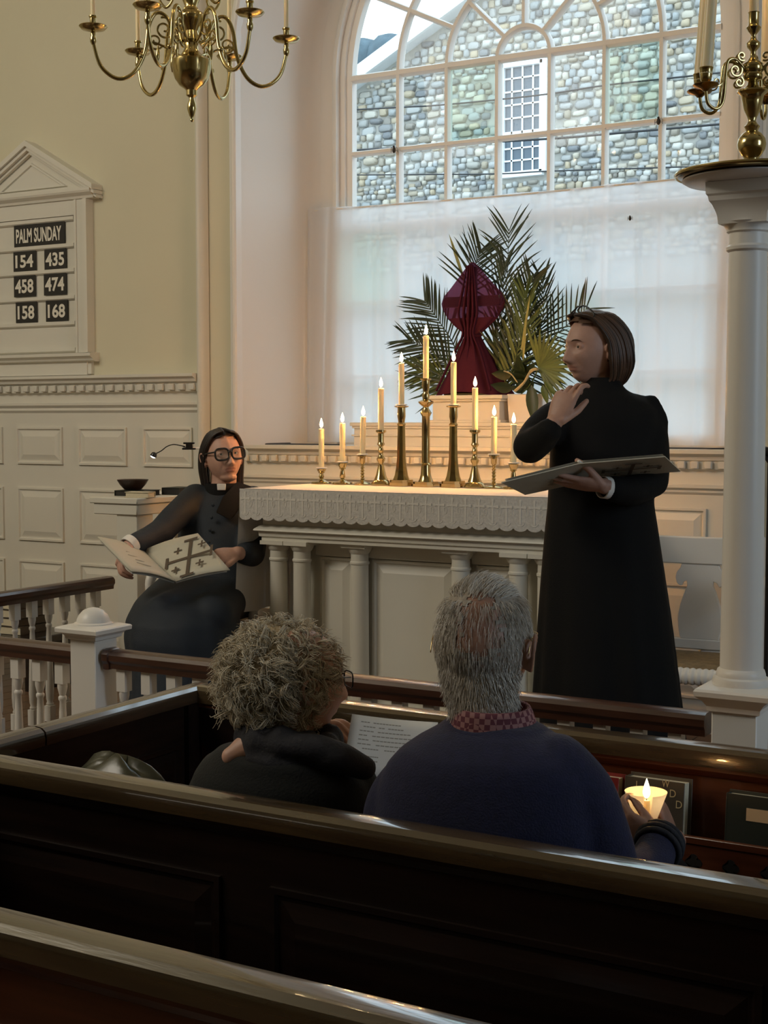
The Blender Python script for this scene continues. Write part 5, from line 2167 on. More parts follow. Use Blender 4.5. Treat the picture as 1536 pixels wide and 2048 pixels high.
class Head:
    """local axes: x to the subject's right, y out of the face, z up; origin mid-head"""

    def __init__(s, c, fwd, up=UP, sc=1., wide=1., age=0.):
        s.c = Vector(c)
        s.r, s.f, s.u = frame(fwd, up)
        s.sc, s.wide, s.age = sc, wide, age

    def w(s, x, y, z):
        return s.c + (s.r * x + s.f * y + s.u * z) * s.sc

    def d(s, x, y, z):
        return s.r * x + s.f * y + s.u * z

    def loc(s, p):
        v = (Vector(p) - s.c) / s.sc
        return v.dot(s.r), v.dot(s.f), v.dot(s.u)

    def surf(s, nx, ny, nz, grow=0.):
        W_, D_, H_ = .074 * s.wide + grow, .096 + grow, .117 + grow
        x, y, z = nx * W_, ny * D_, nz * H_
        lo = max(0., -nz)
        x *= 1 - .26 * lo ** 1.6
        if y < 0:
            y *= 1 - .48 * lo ** 1.2
            y *= 1.03
        else:
            y = y * (1 - .02 * lo) + .020 * lo * ny * (1 if grow == 0 else .6)
        if ny > 0 and grow < .004:
            wf = min(1., ny / .45)
            g = lambda t: math.exp(-t * t)
            ax = abs(x)
            f = 0
            f += .0050 * g((z - .026) / .011) * g(ax / .052)
            f -= .0115 * g((ax - .031) / .017) * g((z - .006) / .013)
            f += .0045 * g((ax - .046) / .020) * g((z + .026) / .022)
            if z > -.052:
                t = min(1, max(0, (.018 - z) / .058))
                A = .004 + .021 * t ** 1.2
                if z < -.036:
                    A *= max(0, (z + .052) / .016) ** .7
                f += A * g(ax / (.0075 + .0075 * t))
                f += .006 * g((ax - .013) / .006) * g((z + .040) / .008)
            f += .0036 * g((z + .0575) / .005) * g((ax / .024) ** 2)
            f += .0040 * g((z + .0685) / .0055) * g((ax / .021) ** 2)
            f -= .0035 * g((z + .0630) / .0028) * g((ax / .026) ** 2)
            f -= .0030 * g((z + .080) / .006) * g(ax / .025)
            f += .0075 * g((z + .098) / .014) * g(ax / .024)
            f -= .0025 * g((ax - .034 + .2 * (z + .05)) / .005) * g((z + .05) / .022) * (1 + s.age)
            y += f * wf
        return x, y, z

    def skull(s, b, n=112, m=96, flat_ear=0):
        R = []
        for i in range(m + 1):
            ph = -PI / 2 + PI * i / m
            ph = max(-1.545, min(1.545, ph))
            R.append([s.w(*s.surf(math.cos(ph) * math.cos(2 * PI * j / n), math.cos(ph) * math.sin(2 * PI * j / n), math.sin(ph))) for j in range(n)])
        b.rings(R)
        for sg in (-1, 1):                                # ears
            M3 = Matrix((s.r, s.f, s.u)).transposed()
            tilt = Matrix.Rotation(.25, 3, 'X') @ Matrix.Rotation(-.45 * sg, 3, 'Z')
            o_ = .019 if sg == flat_ear else 0
            b.ball(s.w((.076 - o_ * .5) * sg * s.wide, -.014, -.012), .0075 * s.sc, .017 * s.sc, .030 * s.sc, 14, 10, M3 @ tilt)
            rim = [(.080 * sg * s.wide, .004, -.012), (.084 * sg * s.wide, .004, .010), (.088 * sg * s.wide, -.012, .021), (.090 * sg * s.wide, -.030, .012), (.088 * sg * s.wide, -.032, -.008), (.083 * sg * s.wide, -.020, -.030), (.079 * sg * s.wide, -.008, -.040)]
            b.tube(crom([s.w(x_ - o_ * sg, y_, z_) for x_, y_, z_ in rim], 4), .0042 * s.sc, 8)
            # eyelids
            for zc, sgn in ((.0125, 1), (.001, -1)):
                arc = [s.w(sg * (.031 + .0145 * math.cos(a)) * s.wide, .0815 - .006 * math.cos(a) ** 2 + .001 * sgn, .006 + sgn * (.0062 if sgn > 0 else .0056) * math.sin(a)) for a in [PI * q / 8 for q in range(9)]]
                b.tube(arc, .0034 * s.sc, 6)
        return b

    def neck(s, b, to, r0=.052, r1=.058):
        b.limb([s.w(0, -.022, -.045), s.w(0, -.026, -.105), Vector(to)], [r0 * s.sc, r0 * s.sc, r1 * s.sc], 18, 5)

    def extras(s, parent, hairm, brow=True, look=(0, 1, 0)):
        b = MB()
        for sg in (-1, 1):
            c = s.w(.031 * sg * s.wide, .0722, .006)
            ld_ = s.d(*look).normalized()
            b.m = 0
            b.ball(c, .0122 * s.sc, n=16, m=12)
            b.m = 1
            b.ball(c + ld_ * .0066 * s.sc, .0066 * s.sc, n=12, m=8)
        b.build('eyes', [eye_w, iris_m], parent, sharp=None)
        if brow:
            b = MB()
            for sg in (-1, 1):
                P = [s.w(sg * x * s.wide, y, z) for x, y, z in ((.014, .0935, .0235), (.024, .0925, .0275), (.036, .087, .0275), (.046, .077, .0225))]
                b.tube(crom(P, 4), lerps([.0026, .0032, .0026, .0008], 4), 6, flat=.6)
            b.build('eyebrows', hairm, parent, sharp=None)

    def lips_faces(s, me, off, idx):
        """lip skin by place on the face"""
        for p in me.polygons:
            x, y, z = s.loc(p.center + off)
            if y > .078 and -.0745 < z < -.0535 and abs(x) < .0235 * (1 - ((z + .064) / .0125) ** 2 * .55):
                p.material_index = idx


def hand(b, wrist, fwd, dorsal, thumb_side, curls, sc=1., thumb=(.75, .2, .3), spread=.06):
    """palm, four jointed fingers of different length and a thumb leaving the side of the palm"""
    f = Vector(fwd).normalized()
    d = (Vector(dorsal) - f * Vector(dorsal).dot(f)).normalized()
    s_ = f.cross(d) * thumb_side
    w = Vector(wrist)
    R = []
    for t, hw_, th in ((-.02, .024, .019), (0, .026, .019), (.02, .032, .018), (.05, .039, .017), (.078, .040, .0145), (.092, .038, .011), (.098, .030, .006)):
        t, hw_, th = t * sc, hw_ * sc, th * sc
        R.append([w + f * t + s_ * (hw_ * math.cos(a)) + d * (th * math.sin(a)) for a in [2 * PI * q / 16 for q in range(16)]])
    b.rings(R)
    segs = [(.044, .026, .021), (.048, .030, .022), (.045, .028, .021), (.035, .021, .018)]
    for k in range(4):
        o = .0285 - .0192 * k
        p = w + (f * (.088 - (.004 if k in (0, 2) else (0 if k == 1 else .012))) + s_ * o) * sc
        dr = (f + s_ * (spread * (1.5 - k))).normalized()
        pts = [p - dr * .02 * sc, p]
        ang = 0
        ax = dr.cross(d).normalized()
        for L, c in zip(segs[k], curls[k]):
            ang += math.radians(c)
            q = dr * math.cos(ang) - d * math.sin(ang)
            pts.append(pts[-1] + q * (L * sc))
        r_ = [.0098, .0096, .0088, .0080, .0066] if k < 3 else [.0085, .0082, .0075, .0068, .0058]
        b.limb(pts, [x * sc for x in r_], 10, 4)
    p = w + (f * .022 + s_ * .024 - d * .004) * sc
    a, c1, c2_ = thumb
    q1 = (f * (1 - a * .5) + s_ * a - d * c1).normalized()
    q2 = (q1 + f * .35 - d * c2_ - s_ * .15).normalized()
    b.limb([p - q1 * .01, p + q1 * .045 * sc, p + q1 * .045 * sc + q2 * .030 * sc, p + q1 * .045 * sc + q2 * .030 * sc + (q2 + f * .2 - d * c2_ * .4).normalized() * .022 * sc], [.0150 * sc, .0118 * sc, .0104 * sc, .0082 * sc], 10, 4)


def ellr(c, ea, eb, ra, rb, n=40, fold=None, e=1.):
    out = []
    for j in range(n):
        a = 2 * PI * j / n
        ca, sa = math.cos(a), math.sin(a)
        if e != 1:
            ca = math.copysign(abs(ca) ** e, ca)
            sa = math.copysign(abs(sa) ** e, sa)
        k = 1 + (fold(a) if fold else 0)
        out.append(Vector(c) + ea * (ra * k * ca) + eb * (rb * k * sa))
    return out


def pxring(y, xl, xr, d, rb, turn=0., shrink=1., **k):
    """level ring of a body: spans xl..xr at depth d, half depth rb; turn brings its right side nearer"""
    a, c = D(xl, y, d + turn), D(xr, y, d - turn)
    c.z = a.z = (a.z + c.z) / 2
    mid = (a + c) / 2
    ex = (c - a).normalized()
    return ellr(mid, ex, UP.cross(ex), (c - a).length / 2 * shrink, rb * shrink, **k)


def under(mb, prof, k=.86, turn=0., n=40):
    """the trunk inside a garment"""
    mb.rings([pxring(y, a, c, d, rb, turn=turn, shrink=k, n=n) for y, a, c, d, rb in prof])


def add_body(name_b, mb, voxel, root, mats, it=1):
    me = remeshed(mb, voxel, it, mats, name=name_b)
    shift_mesh(me, wloc(root))
    return link(name_b, me, root)


def locks(b, H, guides, n, r0, jitter, k=9, flat=.55, rg_=None):
    """hair locks between neighbouring guide curves (points in head space)"""
    G = [crom(g_, 4) for g_ in guides]
    for _ in range(n):
        f = rg_.uniform(0, len(G) - 1.001)
        i = int(f)
        t = f - i
        off = Vector((rg_.gauss(0, jitter), rg_.gauss(0, jitter), rg_.gauss(0, jitter)))
        P = []
        m_ = min(len(G[i]), len(G[i + 1]))
        for q in range(m_):
            p = G[i][q].lerp(G[i + 1][q], t)
            p = p + off * (.3 + .7 * q / m_) * (1 if q else .6)
            P.append(H.w(*p))
        rr = [r0 * (.55 + .6 * math.sin(PI * min(1, .15 + .75 * q / (m_ - 1)))) * (1 if q < m_ - 1 else .25) for q in range(m_)]
        b.tube(P, rr, 6, flat=flat)


def spectacles(parent, H, m, thick, w=.052, h=.040, gap=.018, y0=.100, z0=.006, temple=True, tint=lens_m, name='glasses', pos=None):
    """two rounded rims, bridge, temples and lenses; pos overrides the place in head space"""
    tr = pos or (lambda x, y, z: H.w(x, y, z))
    b = MB()
    lens = MB()
    for sg in (-1, 1):
        cx_ = sg * (w / 2 + gap / 2)
        ring = []
        for q in range(32):
            a = 2 * PI * q / 32
            ca, sa = math.cos(a), math.sin(a)
            ring.append(tr(cx_ + w / 2 * math.copysign(abs(ca) ** .62, ca), y0 - .5 * (abs(cx_ + w / 2 * ca)) ** 2 * 2, z0 + h / 2 * math.copysign(abs(sa) ** .62, sa)))
        b.tube(ring, thick, 8, close=True)
        lens.add(ring, [tuple(range(32))])
        if temple:
            b.tube(crom([tr(sg * (w + gap / 2), y0 - .008, z0 + h * .25), tr(sg * (.080 * H.wide), .04, z0 + .012), tr(sg * (.081 * H.wide), -.010, z0 + .008), tr(sg * (.080 * H.wide), -.030, z0 - .018)], 5), thick * .8, 6)
    b.tube(crom([tr(-gap / 2 - .002, y0, z0 + h * .12), tr(0, y0 + .004, z0 + h * .2), tr(gap / 2 + .002, y0, z0 + h * .12)], 4), thick * .9, 6)
    o = b.build(name, m, parent, sharp=None)
    lens.build('lenses', tint, o, sharp=None)
    return o


# ---------------------------------------------------------------- standing clergywoman
SD = 4.5
SPROF = [(757, 1176, 1240, SD, .052), (768, 1172, 1243, SD, .056), (780, 1158, 1252, SD, .062), (790, 1142, 1272, SD, .078), (804, 1118, 1300, SD, .092), (825, 1108, 1316, SD, .105), (860, 1103, 1318, SD, .120), (910, 1100, 1312, SD, .128), (960, 1098, 1306, SD, .128), (1010, 1095, 1308, SD, .128),
        (1070, 1089, 1318, SD, .138), (1150, 1083, 1330, SD, .155), (1240, 1077, 1343, SD, .172), (1340, 1071, 1355, SD, .19), (1440, 1066, 1366, SD, .205), (1550, 1060, 1378, SD, .22), (1640, 1056, 1388, SD, .23)]
sp = thing('person', 'standing clergywoman in a long black cassock, hand to her chin, holding an open white folder', 'person', (*D(1215, 1000, SD).xy, FC))
Hs = Head(D(1186, 697, SD), -AWAY * math.cos(math.radians(63)) - cR * math.sin(math.radians(63)) - UP * .03, UP + cR * .04, .985)
bd = MB()
Hs.skull(bd)
nb = D(1205, 790, SD)
Hs.neck(bd, nb, .050, .056)
Rw, Rh = D(1109, 845, 4.27), D(1140, 776, 4.27)
Lw, Lh = D(1208, 972, 4.22), D(1150, 968, 4.22)
# trunk, arms and legs under the cloth
under(bd, SPROF[4:11], .80)
bd.limb([nb, D(1208, 850, SD)], [.045, .08], 16)
for x in (1170, 1255):
    h0 = D(x, 1060, SD)
    bd.limb([h0, Vector((h0.x, h0.y, .66)), Vector((h0.x, h0.y, FC + .09))], [.07, .05, .04], 14)
bd.limb([D(1160, 830, SD), D(1092, 856, 4.44), D(1058, 893, 4.36)], [.042, .037, .033], 14)
bd.limb([D(1058, 893, 4.36), Rw], [.033, .026], 14)
bd.limb([D(1268, 835, SD), D(1298, 880, 4.5), D(1300, 955, 4.45)], [.042, .037, .033], 14)
bd.limb([D(1300, 955, 4.45), D(1255, 978, 4.33), Lw], [.033, .030, .025], 14)
hand(bd, Rw, Rh - Rw, -AWAY * .85 - cR * .55, 1, [(4, 48, 30), (22, 62, 40), (34, 70, 45), (42, 75, 45)], 1.0, thumb=(.35, .55, .1))
hand(bd, Lw, Lh - Lw + UP * .004, -UP * .95 - AWAY * .5, 1, [(2, 6, 6), (0, 6, 6), (2, 8, 8), (8, 10, 10)], .98, thumb=(.6, .4, .1), spread=.10)
body = add_body('body', bd, .0034, sp, [skin_pale, lip_m])
Hs.lips_faces(body.data, wloc(sp), 1)
Hs.extras(sp, hair_brown, look=(-.25, 1, -.05))

cs = MB()
R = []
for y, xl, xr, d, rb in SPROF:
    lowk = max(0, (y - 1000) / 640)
    R.append(pxring(y, xl, xr, d, rb, n=96, fold=(lambda a, k=lowk: k * (.045 * math.sin(a * 9 + .6) + .03 * math.sin(a * 14 + 2 * k) + .03 * math.sin(a * 5 - .8))), e=.92 if y < 1000 else 1.))
cs.rings(R)
cs.limb([D(1268, 826, SD), D(1296, 868, 4.5), D(1304, 915, 4.47), D(1304, 962, 4.43)], [.064, .062, .057, .054], 18)
cs.limb([D(1304, 960, 4.43), D(1262, 982, 4.33), D(1224, 977, 4.25)], [.054, .048, .040], 18)
cs.limb([D(1302, 806, SD), D(1320, 838, SD), D(1326, 862, SD)], [.028, .026, .018], 12)
cs.limb([D(1150, 826, SD), D(1112, 838, 4.47), D(1082, 862, 4.42), D(1060, 892, 4.36)], [.060, .060, .058, .054], 18)
cs.limb([D(1060, 893, 4.36), D(1080, 880, 4.31), D(1098, 862, 4.27)], [.055, .049, .041], 18)
add_body('cassock', cs, .0105, sp, [black_cloth], 3)
b = MB()                                                     # stand collar, cuffs and seam
R = [pxring(y, xl, xr, SD, rb, n=40) for y, xl, xr, rb in ((786, 1160, 1248, .060), (768, 1168, 1243, .055), (756, 1172, 1241, .053), (757, 1175, 1238, .050))]
b.rings(R, cap=False)
b.build('stand_collar', black_cloth, sp, sharp=None)
b = MB()
ax = (D(1196, 974, 4.22) - D(1224, 977, 4.25)).normalized()
b.lathe([(.033, -.012), (.0345, .004), (.034, .026), (.031, .027), (.029, .0)], D(1218, 976, 4.245), 28, axis=ax)
b.build('cuff', collar_white, sp, sharp=50)
b = MB()
for x in (1172, 1258):
    c = D(x, 1060, SD)
    b.limb([Vector((c.x, c.y, FC + .04)) - AWAY * -.05 - cR * .0, Vector((c.x, c.y, FC + .035)) - AWAY * .10 - cR * .05], [.042, .034], 12)
b.build('shoes', black_plastic, sp)
# bob, swept back from the forehead
rh = random.Random(4)
hm = MB()
R = []
for i in range(25):
    ph = -.35 + (1.545 + .35) * i / 24
    ring = []
    for j in range(64):
        a = 2 * PI * j / 64
        ring.append(Hs.w(*[v for v in Hs.surf(math.cos(ph) * math.cos(a), math.cos(ph) * math.sin(a), math.sin(ph), .012)]))
    R.append(ring)
n_ = 64
vs = [p for r_ in R for p in r_]
fs = []
for i in range(24):
    for j in range(64):
        k = (j + 1) % 64
        c = (vs[i * n_ + j] + vs[(i + 1) * n_ + k]) / 2
        x, y, z = Hs.loc(c)
        if z > .066 + y * .25 or y < .004 - max(0, z) * .1:
            fs.append((i * n_ + j, i * n_ + k, (i + 1) * n_ + k, (i + 1) * n_ + j))
hm.add(vs, fs)
gl = []
for sg in (1, -1):
    side = []
    for q in range(7):
        t = q / 6
        x0 = sg * (.022 + .030 * t)
        side.append([(sg * .010 + .3 * x0, .085 - .06 * t, .098 + .018 * (1 - abs(t - .5))), (sg * .058, .046 - .07 * t, .093 + .01 * t), (sg * .086, .002 - .075 * t, .026 + .02 * t), (sg * .094, -.006 - .085 * t, -.045), (sg * (.078 - .03 * t), -.018 - .075 * t, -.100 - .006 * t), (sg * (.060 - .03 * t), -.005 - .075 * t, -.116)])
    side.append([(0, .02, .116), (sg * .03, -.06, .108), (sg * .045, -.118, .04), (sg * .045, -.122, -.03), (sg * .035, -.105, -.09), (sg * .02, -.085, -.110)])
    side.append([(0, -.01, .118), (sg * .008, -.085, .098), (sg * .010, -.126, .035), (sg * .010, -.128, -.03), (sg * .008, -.110, -.09), (sg * .004, -.092, -.108)])
    locks(hm, Hs, side, 210, .0075, .0035, flat=.5, rg_=rh)
hm.build('hair', hair_brown, sp, sharp=None)
# glasses pushed up on the head
spectacles(sp, Hs, black_plastic, .0028, w=.052, h=.038, pos=lambda x, y, z: Hs.w(x, y * .52 - z * .62 + .012 - (abs(x) ** 2) * 4, .128 + z * .55 - abs(x) ** 2 * 9 + (y - .1) * .2), name='glasses', temple=False)

# her open folder
fo_ = thing('folder', 'open white folder with a dark cross on its cover, held flat by the standing clergywoman', 'folder', D(1180, 950, 4.25))


def quad_board(b, P, th, nrm=None):
    n = (P[1] - P[0]).cross(P[3] - P[0]).normalized() * th
    b.add([p for p in P] + [p + n for p in P], [(0, 1, 2, 3), (7, 6, 5, 4), (0, 4, 5, 1), (1, 5, 6, 2), (2, 6, 7, 3), (3, 7, 4, 0)])


def cross_emblem(b, o, eu, ev, s_, n):
    """cross with barred ends and four small crosses between the arms"""
    cnt_ = [0]

    def bar(u0, u1, v0, v1):
        cnt_[0] += 1
        P = [o + eu * (u * s_) + ev * (v * s_) + n * (1 + .05 * cnt_[0]) for u, v in ((u0, v0), (u1, v0), (u1, v1), (u0, v1))]
        quad_board(b, P, .0006)
    bar(-.5, .5, -.035, .035)
    bar(-.035, .035, -.5, .5)
    for k in (-.5, .5):
        bar(k - .03, k + .03, -.15, .15)
        bar(-.15, .15, k - .03, k + .03)
    for u in (-.27, .27):
        for v in (-.27, .27):
            bar(u - .09, u + .09, v - .02, v + .02)
            bar(u - .02, u + .02, v - .09, v + .09)


S0, S1 = D(1158, 928, 4.12), D(1199, 958, 4.38)              # spine, near top to far bottom
Rr0, Rr1 = D(1330, 914, 4.10), D(1361, 943, 4.36)
Ll0, Ll1 = D(1003, 966, 4.07), D(1050, 990, 4.33)
b = MB()
quad_board(b, [S0, Rr0, Rr1, S1], .003)
quad_board(b, [Ll0, S0, S1, Ll1], .003)
b.build('cover', board_cover, fo_, sharp=20)
b = MB()
up_ = (S1 - S0).cross(Rr0 - S0).normalized()
if up_.z < 0:
    up_ = -up_
for A_, B_, C_, E_ in ((S0, Rr0, Rr1, S1), (Ll0, S0, S1, Ll1)):
    for k in range(3):
        o_ = up_ * (.005 + .003 * k)
        b.add([A_.lerp(C_, .03) + o_, B_.lerp(E_, .03) + o_, C_.lerp(A_, .03) + o_, E_.lerp(B_, .03) + o_], [(0, 1, 2, 3)])
b.tube([S0 + up_ * .008, S1 + up_ * .008], .005, 8)
b.build('pages', paper, fo_, sharp=None)
b = MB()
m0 = (S0 + Rr0 + Rr1 + S1) / 4
eu, ev = (Rr0 - S0).normalized(), (S1 - S0)
ev = (ev - eu * ev.dot(eu)).normalized()
cross_emblem(b, m0, eu, ev, .17, -up_ * .0042)
b.build('cross_emblem', ink, fo_, sharp=30)
b = MB()
m1 = (S0 + Ll0 + Ll1 + S1) / 4
cross_emblem(b, m1, eu, ev, .10, -up_ * .0042)
b.build('faint_print', faint_ink, fo_, sharp=30)

# ---------------------------------------------------------------- seated clergywoman
CD = 6.1
CPROF = [(975, 408, 478, CD + .02, .060), (985, 384, 505, CD + .02, .085), (1000, 366, 530, CD + .02, .11), (1030, 358, 540, CD, .135), (1070, 356, 535, CD - .01, .155), (1110, 352, 530, CD - .03, .165), (1150, 346, 525, CD - .05, .175), (1190, 340, 520, CD - .05, .19), (1230, 338, 515, CD - .05, .20)]
se = thing('person', 'seated clergywoman in black with heavy dark glasses, reading from a large open folder', 'person', (*D(420, 1100, 5.95).xy, FC))
Hc = Head(D(446, 913, CD), -AWAY * .88 + cR * .40 + UP * .10, UP - cR * .13 + AWAY * .1, 1.0, wide=1.06)
bd = MB()
Hc.skull(bd)
nb = D(441, 985, CD + .02)
Hc.neck(bd, nb, .056, .052)
bd.ball(Hc.w(0, .040, -.092), .040, .035, .022, 14, 10)
rW, rH = D(259, 1090, 5.66), D(238, 1116, 5.62)
lW, lH = D(474, 1106, 5.72), D(440, 1112, 5.66)
under(bd, CPROF[1:], .82)
bd.limb([nb, D(445, 1030, CD)], [.05, .09], 16)
bd.limb([D(395, 1000, CD), D(330, 1052, 5.88), D(318, 1070, 5.85)], [.045, .038, .034], 14)
bd.limb([D(318, 1070, 5.85), rW], [.034, .027], 14)
bd.limb([D(500, 1000, 6.12), D(505, 1060, 6.0), D(502, 1110, 5.88)], [.045, .038, .034], 14)
bd.limb([D(502, 1110, 5.88), lW], [.034, .028], 14)
for x0, x1, dk in ((405, 330, 5.55), (470, 425, 5.5)):
    kn_ = D(x1, 1222, dk)
    bd.limb([D(x0, 1200, 6.02), kn_ + AWAY * .09 - UP * .02], [.070, .048], 14)
    bd.limb([kn_ + AWAY * .09 - UP * .02, Vector((kn_.x, kn_.y + .07, FC + .09))], [.045, .036], 14)
hand(bd, rW, rH - rW + cR * .01, -cR * .8 - AWAY * .3 + UP * .4, -1, [(30, 45, 25), (34, 50, 25), (36, 50, 25), (38, 50, 25)], 1.0, thumb=(.5, .35, .1))
hand(bd, lW, lH - lW, -AWAY * .75 + UP * .55, -1, [(28, 62, 40), (34, 66, 40), (38, 66, 40), (42, 66, 40)], 1.0, thumb=(.45, -.1, .25))
body = add_body('body', bd, .0036, se, [skin_ruddy if False else skin, lip_m])
Hc.lips_faces(body.data, wloc(se), 1)
Hc.extras(se, hair_dark, look=(.28, 1, .12))

cs = MB()
cs.rings([pxring(y, a, c, d, rb, n=56) for y, a, c, d, rb in CPROF])
cs.limb([D(392, 996, CD), D(352, 1032, 5.96), D(322, 1064, 5.86)], [.066, .060, .057], 18)
cs.limb([D(322, 1064, 5.86), D(290, 1080, 5.76), D(268, 1088, 5.69)], [.057, .050, .044], 18)
cs.limb([D(505, 1000, 6.12), D(508, 1060, 6.0), D(504, 1108, 5.88)], [.066, .060, .057], 18)
cs.limb([D(504, 1108, 5.88), D(488, 1107, 5.78)], [.057, .047], 18)
# lap and skirt
sk = [(1150, 325, 485, 5.98, .15), (1175, 296, 478, 5.85, .22), (1200, 272, 478, 5.76, .27), (1235, 254, 478, 5.72, .29), (1270, 250, 476, 5.70, .28), (1320, 256, 474, 5.68, .25), (1400, 250, 478, 5.66, .25), (1480, 245, 482, 5.66, .26)]
cs.rings([pxring(y, a, c, d, rb, n=72, fold=(lambda a_, k=max(0, (y - 1180) / 300): k * (.05 * math.sin(a_ * 8 + 1) + .04 * math.sin(a_ * 13)))) for y, a, c, d, rb in sk])
cs.limb([D(420, 1195, 6.0), D(332, 1228, 5.60)], [.10, .085], 16)
cs.limb([D(460, 1195, 6.0), D(424, 1228, 5.58)], [.10, .085], 16)
add_body('cassock', cs, .011, se, [daylit_black_cloth], 9)
b = MB()
R = [pxring(y, xl, xr, CD, rb, n=40) for y, xl, xr, rb in ((992, 402, 482, .072), (978, 408, 476, .066), (966, 412, 472, .062), (967, 414, 470, .058))]
b.rings(R, cap=False)
b.build('stand_collar', black_cloth, se, sharp=None)
b = MB()                                                     # white tab at the throat
cc = D(443, 974, CD - .068)
b.rings([[cc + cR * (x * (1 - .15 * k)) + UP * z - AWAY * (.006 * (1 - (x / .018) ** 2) + dk) for x, z in ((-.018, -.014), (.018, -.014), (.020, .014), (-.020, .014))] for k, dk in ((0, 0), (0, .004))])
b.build('collar_tab', collar_white, se, bevel=.002)
b = MB()
for px, py, dd, tgt in ((262, 1088, 5.67, rH), ):
    ax = (tgt - D(px + 14, py - 4, dd + .03)).normalized()
    b.lathe([(.040, -.01), (.041, .004), (.040, .022), (.036, .022), (.035, .0)], D(px, py, dd), 24, axis=ax)
b.build('cuff', collar_white, se, sharp=50)
b = MB()
for k, (x, y) in enumerate(((408, 1010), (405, 1035), (402, 1060), (400, 1085))):
    b.ball(D(x + 18, y, CD - .165), .008, .005, .008, 10, 8)
b.build('buttons', daylit_black_cloth, se)
b = MB()                                                     # wide stole-like lapel over her left shoulder
b.rings([[D(x, y, CD - .01) - AWAY * o for x, y, o in pts] for pts in (((470, 968, .05), (500, 975, .04), (505, 972, .02), (475, 962, .02)), ((452, 990, .13), (485, 1010, .13), (490, 1008, .11), (456, 988, .10)), ((440, 1020, .165), (468, 1035, .165), (472, 1032, .14), (444, 1018, .14)))])
b.build('lapel', black_cloth, se, bevel=.004)
b = MB()
for x1, dk in ((330, 5.5), (425, 5.45)):
    c = D(x1, 1222, dk)
    b.limb([Vector((c.x, c.y, FC + .045)), Vector((c.x, c.y, FC + .035)) - AWAY * .13], [.045, .036], 12)
b.build('shoes', black_plastic, se)
# long dark hair combed back and behind the shoulders
rh = random.Random(9)
hm = MB()
R = []
for i in range(25):
    ph = -.3 + (1.545 + .3) * i / 24
    R.append([Hc.w(*Hc.surf(math.cos(ph) * math.cos(2 * PI * j / 64), math.cos(ph) * math.sin(2 * PI * j / 64), math.sin(ph), .009)) for j in range(64)])
vs = [p for r_ in R for p in r_]
fs = []
for i in range(24):
    for j in range(64):
        k = (j + 1) % 64
        x, y, z = Hc.loc((vs[i * 64 + j] + vs[(i + 1) * 64 + k]) / 2)
        if z > .066 + y * .25 or y < .012 - abs(z - .03) * .15:
            fs.append((i * 64 + j, i * 64 + k, (i + 1) * 64 + k, (i + 1) * 64 + j))
hm.add(vs, fs)
for sg in (1, -1):
    side = []
    for q in range(7):
        t = q / 6
        side.append([(sg * .012 * (1 - t), .082 - .07 * t, .104 + .02 * t), (sg * .050, .060 - .09 * t, .092 + .015 * t), (sg * .080, .030 - .095 * t, .040), (sg * .086, -.012 - .075 * t, -.035), (sg * .080, -.030 - .060 * t, -.11), (sg * .078, -.032 - .045 * t, -.185), (sg * .07, -.045 - .03 * t, -.23)])
    side.append([(0, -.02, .127), (sg * .02, -.10, .09), (sg * .03, -.125, .02), (sg * .035, -.122, -.06), (sg * .04, -.11, -.13), (sg * .04, -.10, -.19), (sg * .04, -.095, -.23)])
    locks(hm, Hc, side, 140, .0075, .003, flat=.5, rg_=rh)
hm.build('hair', hair_dark, se, sharp=None)
spectacles(se, Hc, black_plastic, .0046, w=.060, h=.050, gap=.014, y0=.106, z0=.004)

fo2 = thing('folder', 'large open folder with a big brown cross emblem, held by the seated clergywoman', 'folder', D(345, 1110, 5.6))
S0, S1 = D(286, 1101, 5.72), D(352, 1163, 5.50)
Rr0, Rr1 = D(396, 1067, 5.66), D(460, 1140, 5.46)
Ll0, Ll1 = D(195, 1074, 5.52), D(262, 1143, 5.36)


def bowed(A_, B_, C_, E_, n, sag, nu=10, nv=6):
    """board bent a little along its width"""
    def fn(u, v):
        p = A_.lerp(B_, u).lerp(E_.lerp(C_, u), v)
        return p + n * (sag * math.sin(PI * u))
    return fn


nr = (Rr0 - S0).cross(S1 - S0).normalized()
nr = nr if nr.dot(AWAY) < 0 else -nr                          # toward the viewer: the cover side
nl_ = (S0 - Ll0).cross(S1 - S0).normalized()
nl_ = nl_ if nl_.dot(AWAY) < 0 else -nl_
b = MB()
b.grid(bowed(S0, Rr0, Rr1, S1, nr, .010), 10, 6)
b.grid(bowed(Ll0, S0, S1, Ll1, nl_, .010), 10, 6)
cov = b.build('cover', board_cover, fo2, sharp=None)
sol = cov.modifiers.new('thick', 'SOLIDIFY')
sol.thickness = .004
sol.offset = 0
b = MB()
for k in range(3):
    o_ = -(nr + nl_).normalized() * (.006 + .003 * k)
    b.grid(bowed(S0.lerp(Rr1, .02) + o_, Rr0.lerp(S1, .03) + o_, Rr1.lerp(S0, .03) + o_, S1.lerp(Rr0, .02) + o_, nr, .006), 8, 4)
    b.grid(bowed(Ll0.lerp(S1, .03) + o_, S0.lerp(Ll1, .02) + o_, S1.lerp(Ll0, .02) + o_, Ll1.lerp(S0, .03) + o_, nl_, .006), 8, 4)
b.build('pages', paper, fo2, sharp=None)
b = MB()
m0 = (S0 + Rr0 + Rr1 + S1) / 4 + nr * .010 + (Rr1 - S1) * .05 + (S1 - S0) * .05
eu = (Rr0 - S0).normalized()
ev = (S1 - S0)
ev = (ev - eu * ev.dot(eu)).normalized()
cross_emblem(b, m0, eu, ev, .20, nr * .0055)
b.build('cross_emblem', ink, fo2, sharp=30)
b = MB()
m1 = (S0 * .45 + Ll0 * .55 + Ll1 * .55 + S1 * .45) / 2 + nl_ * .010
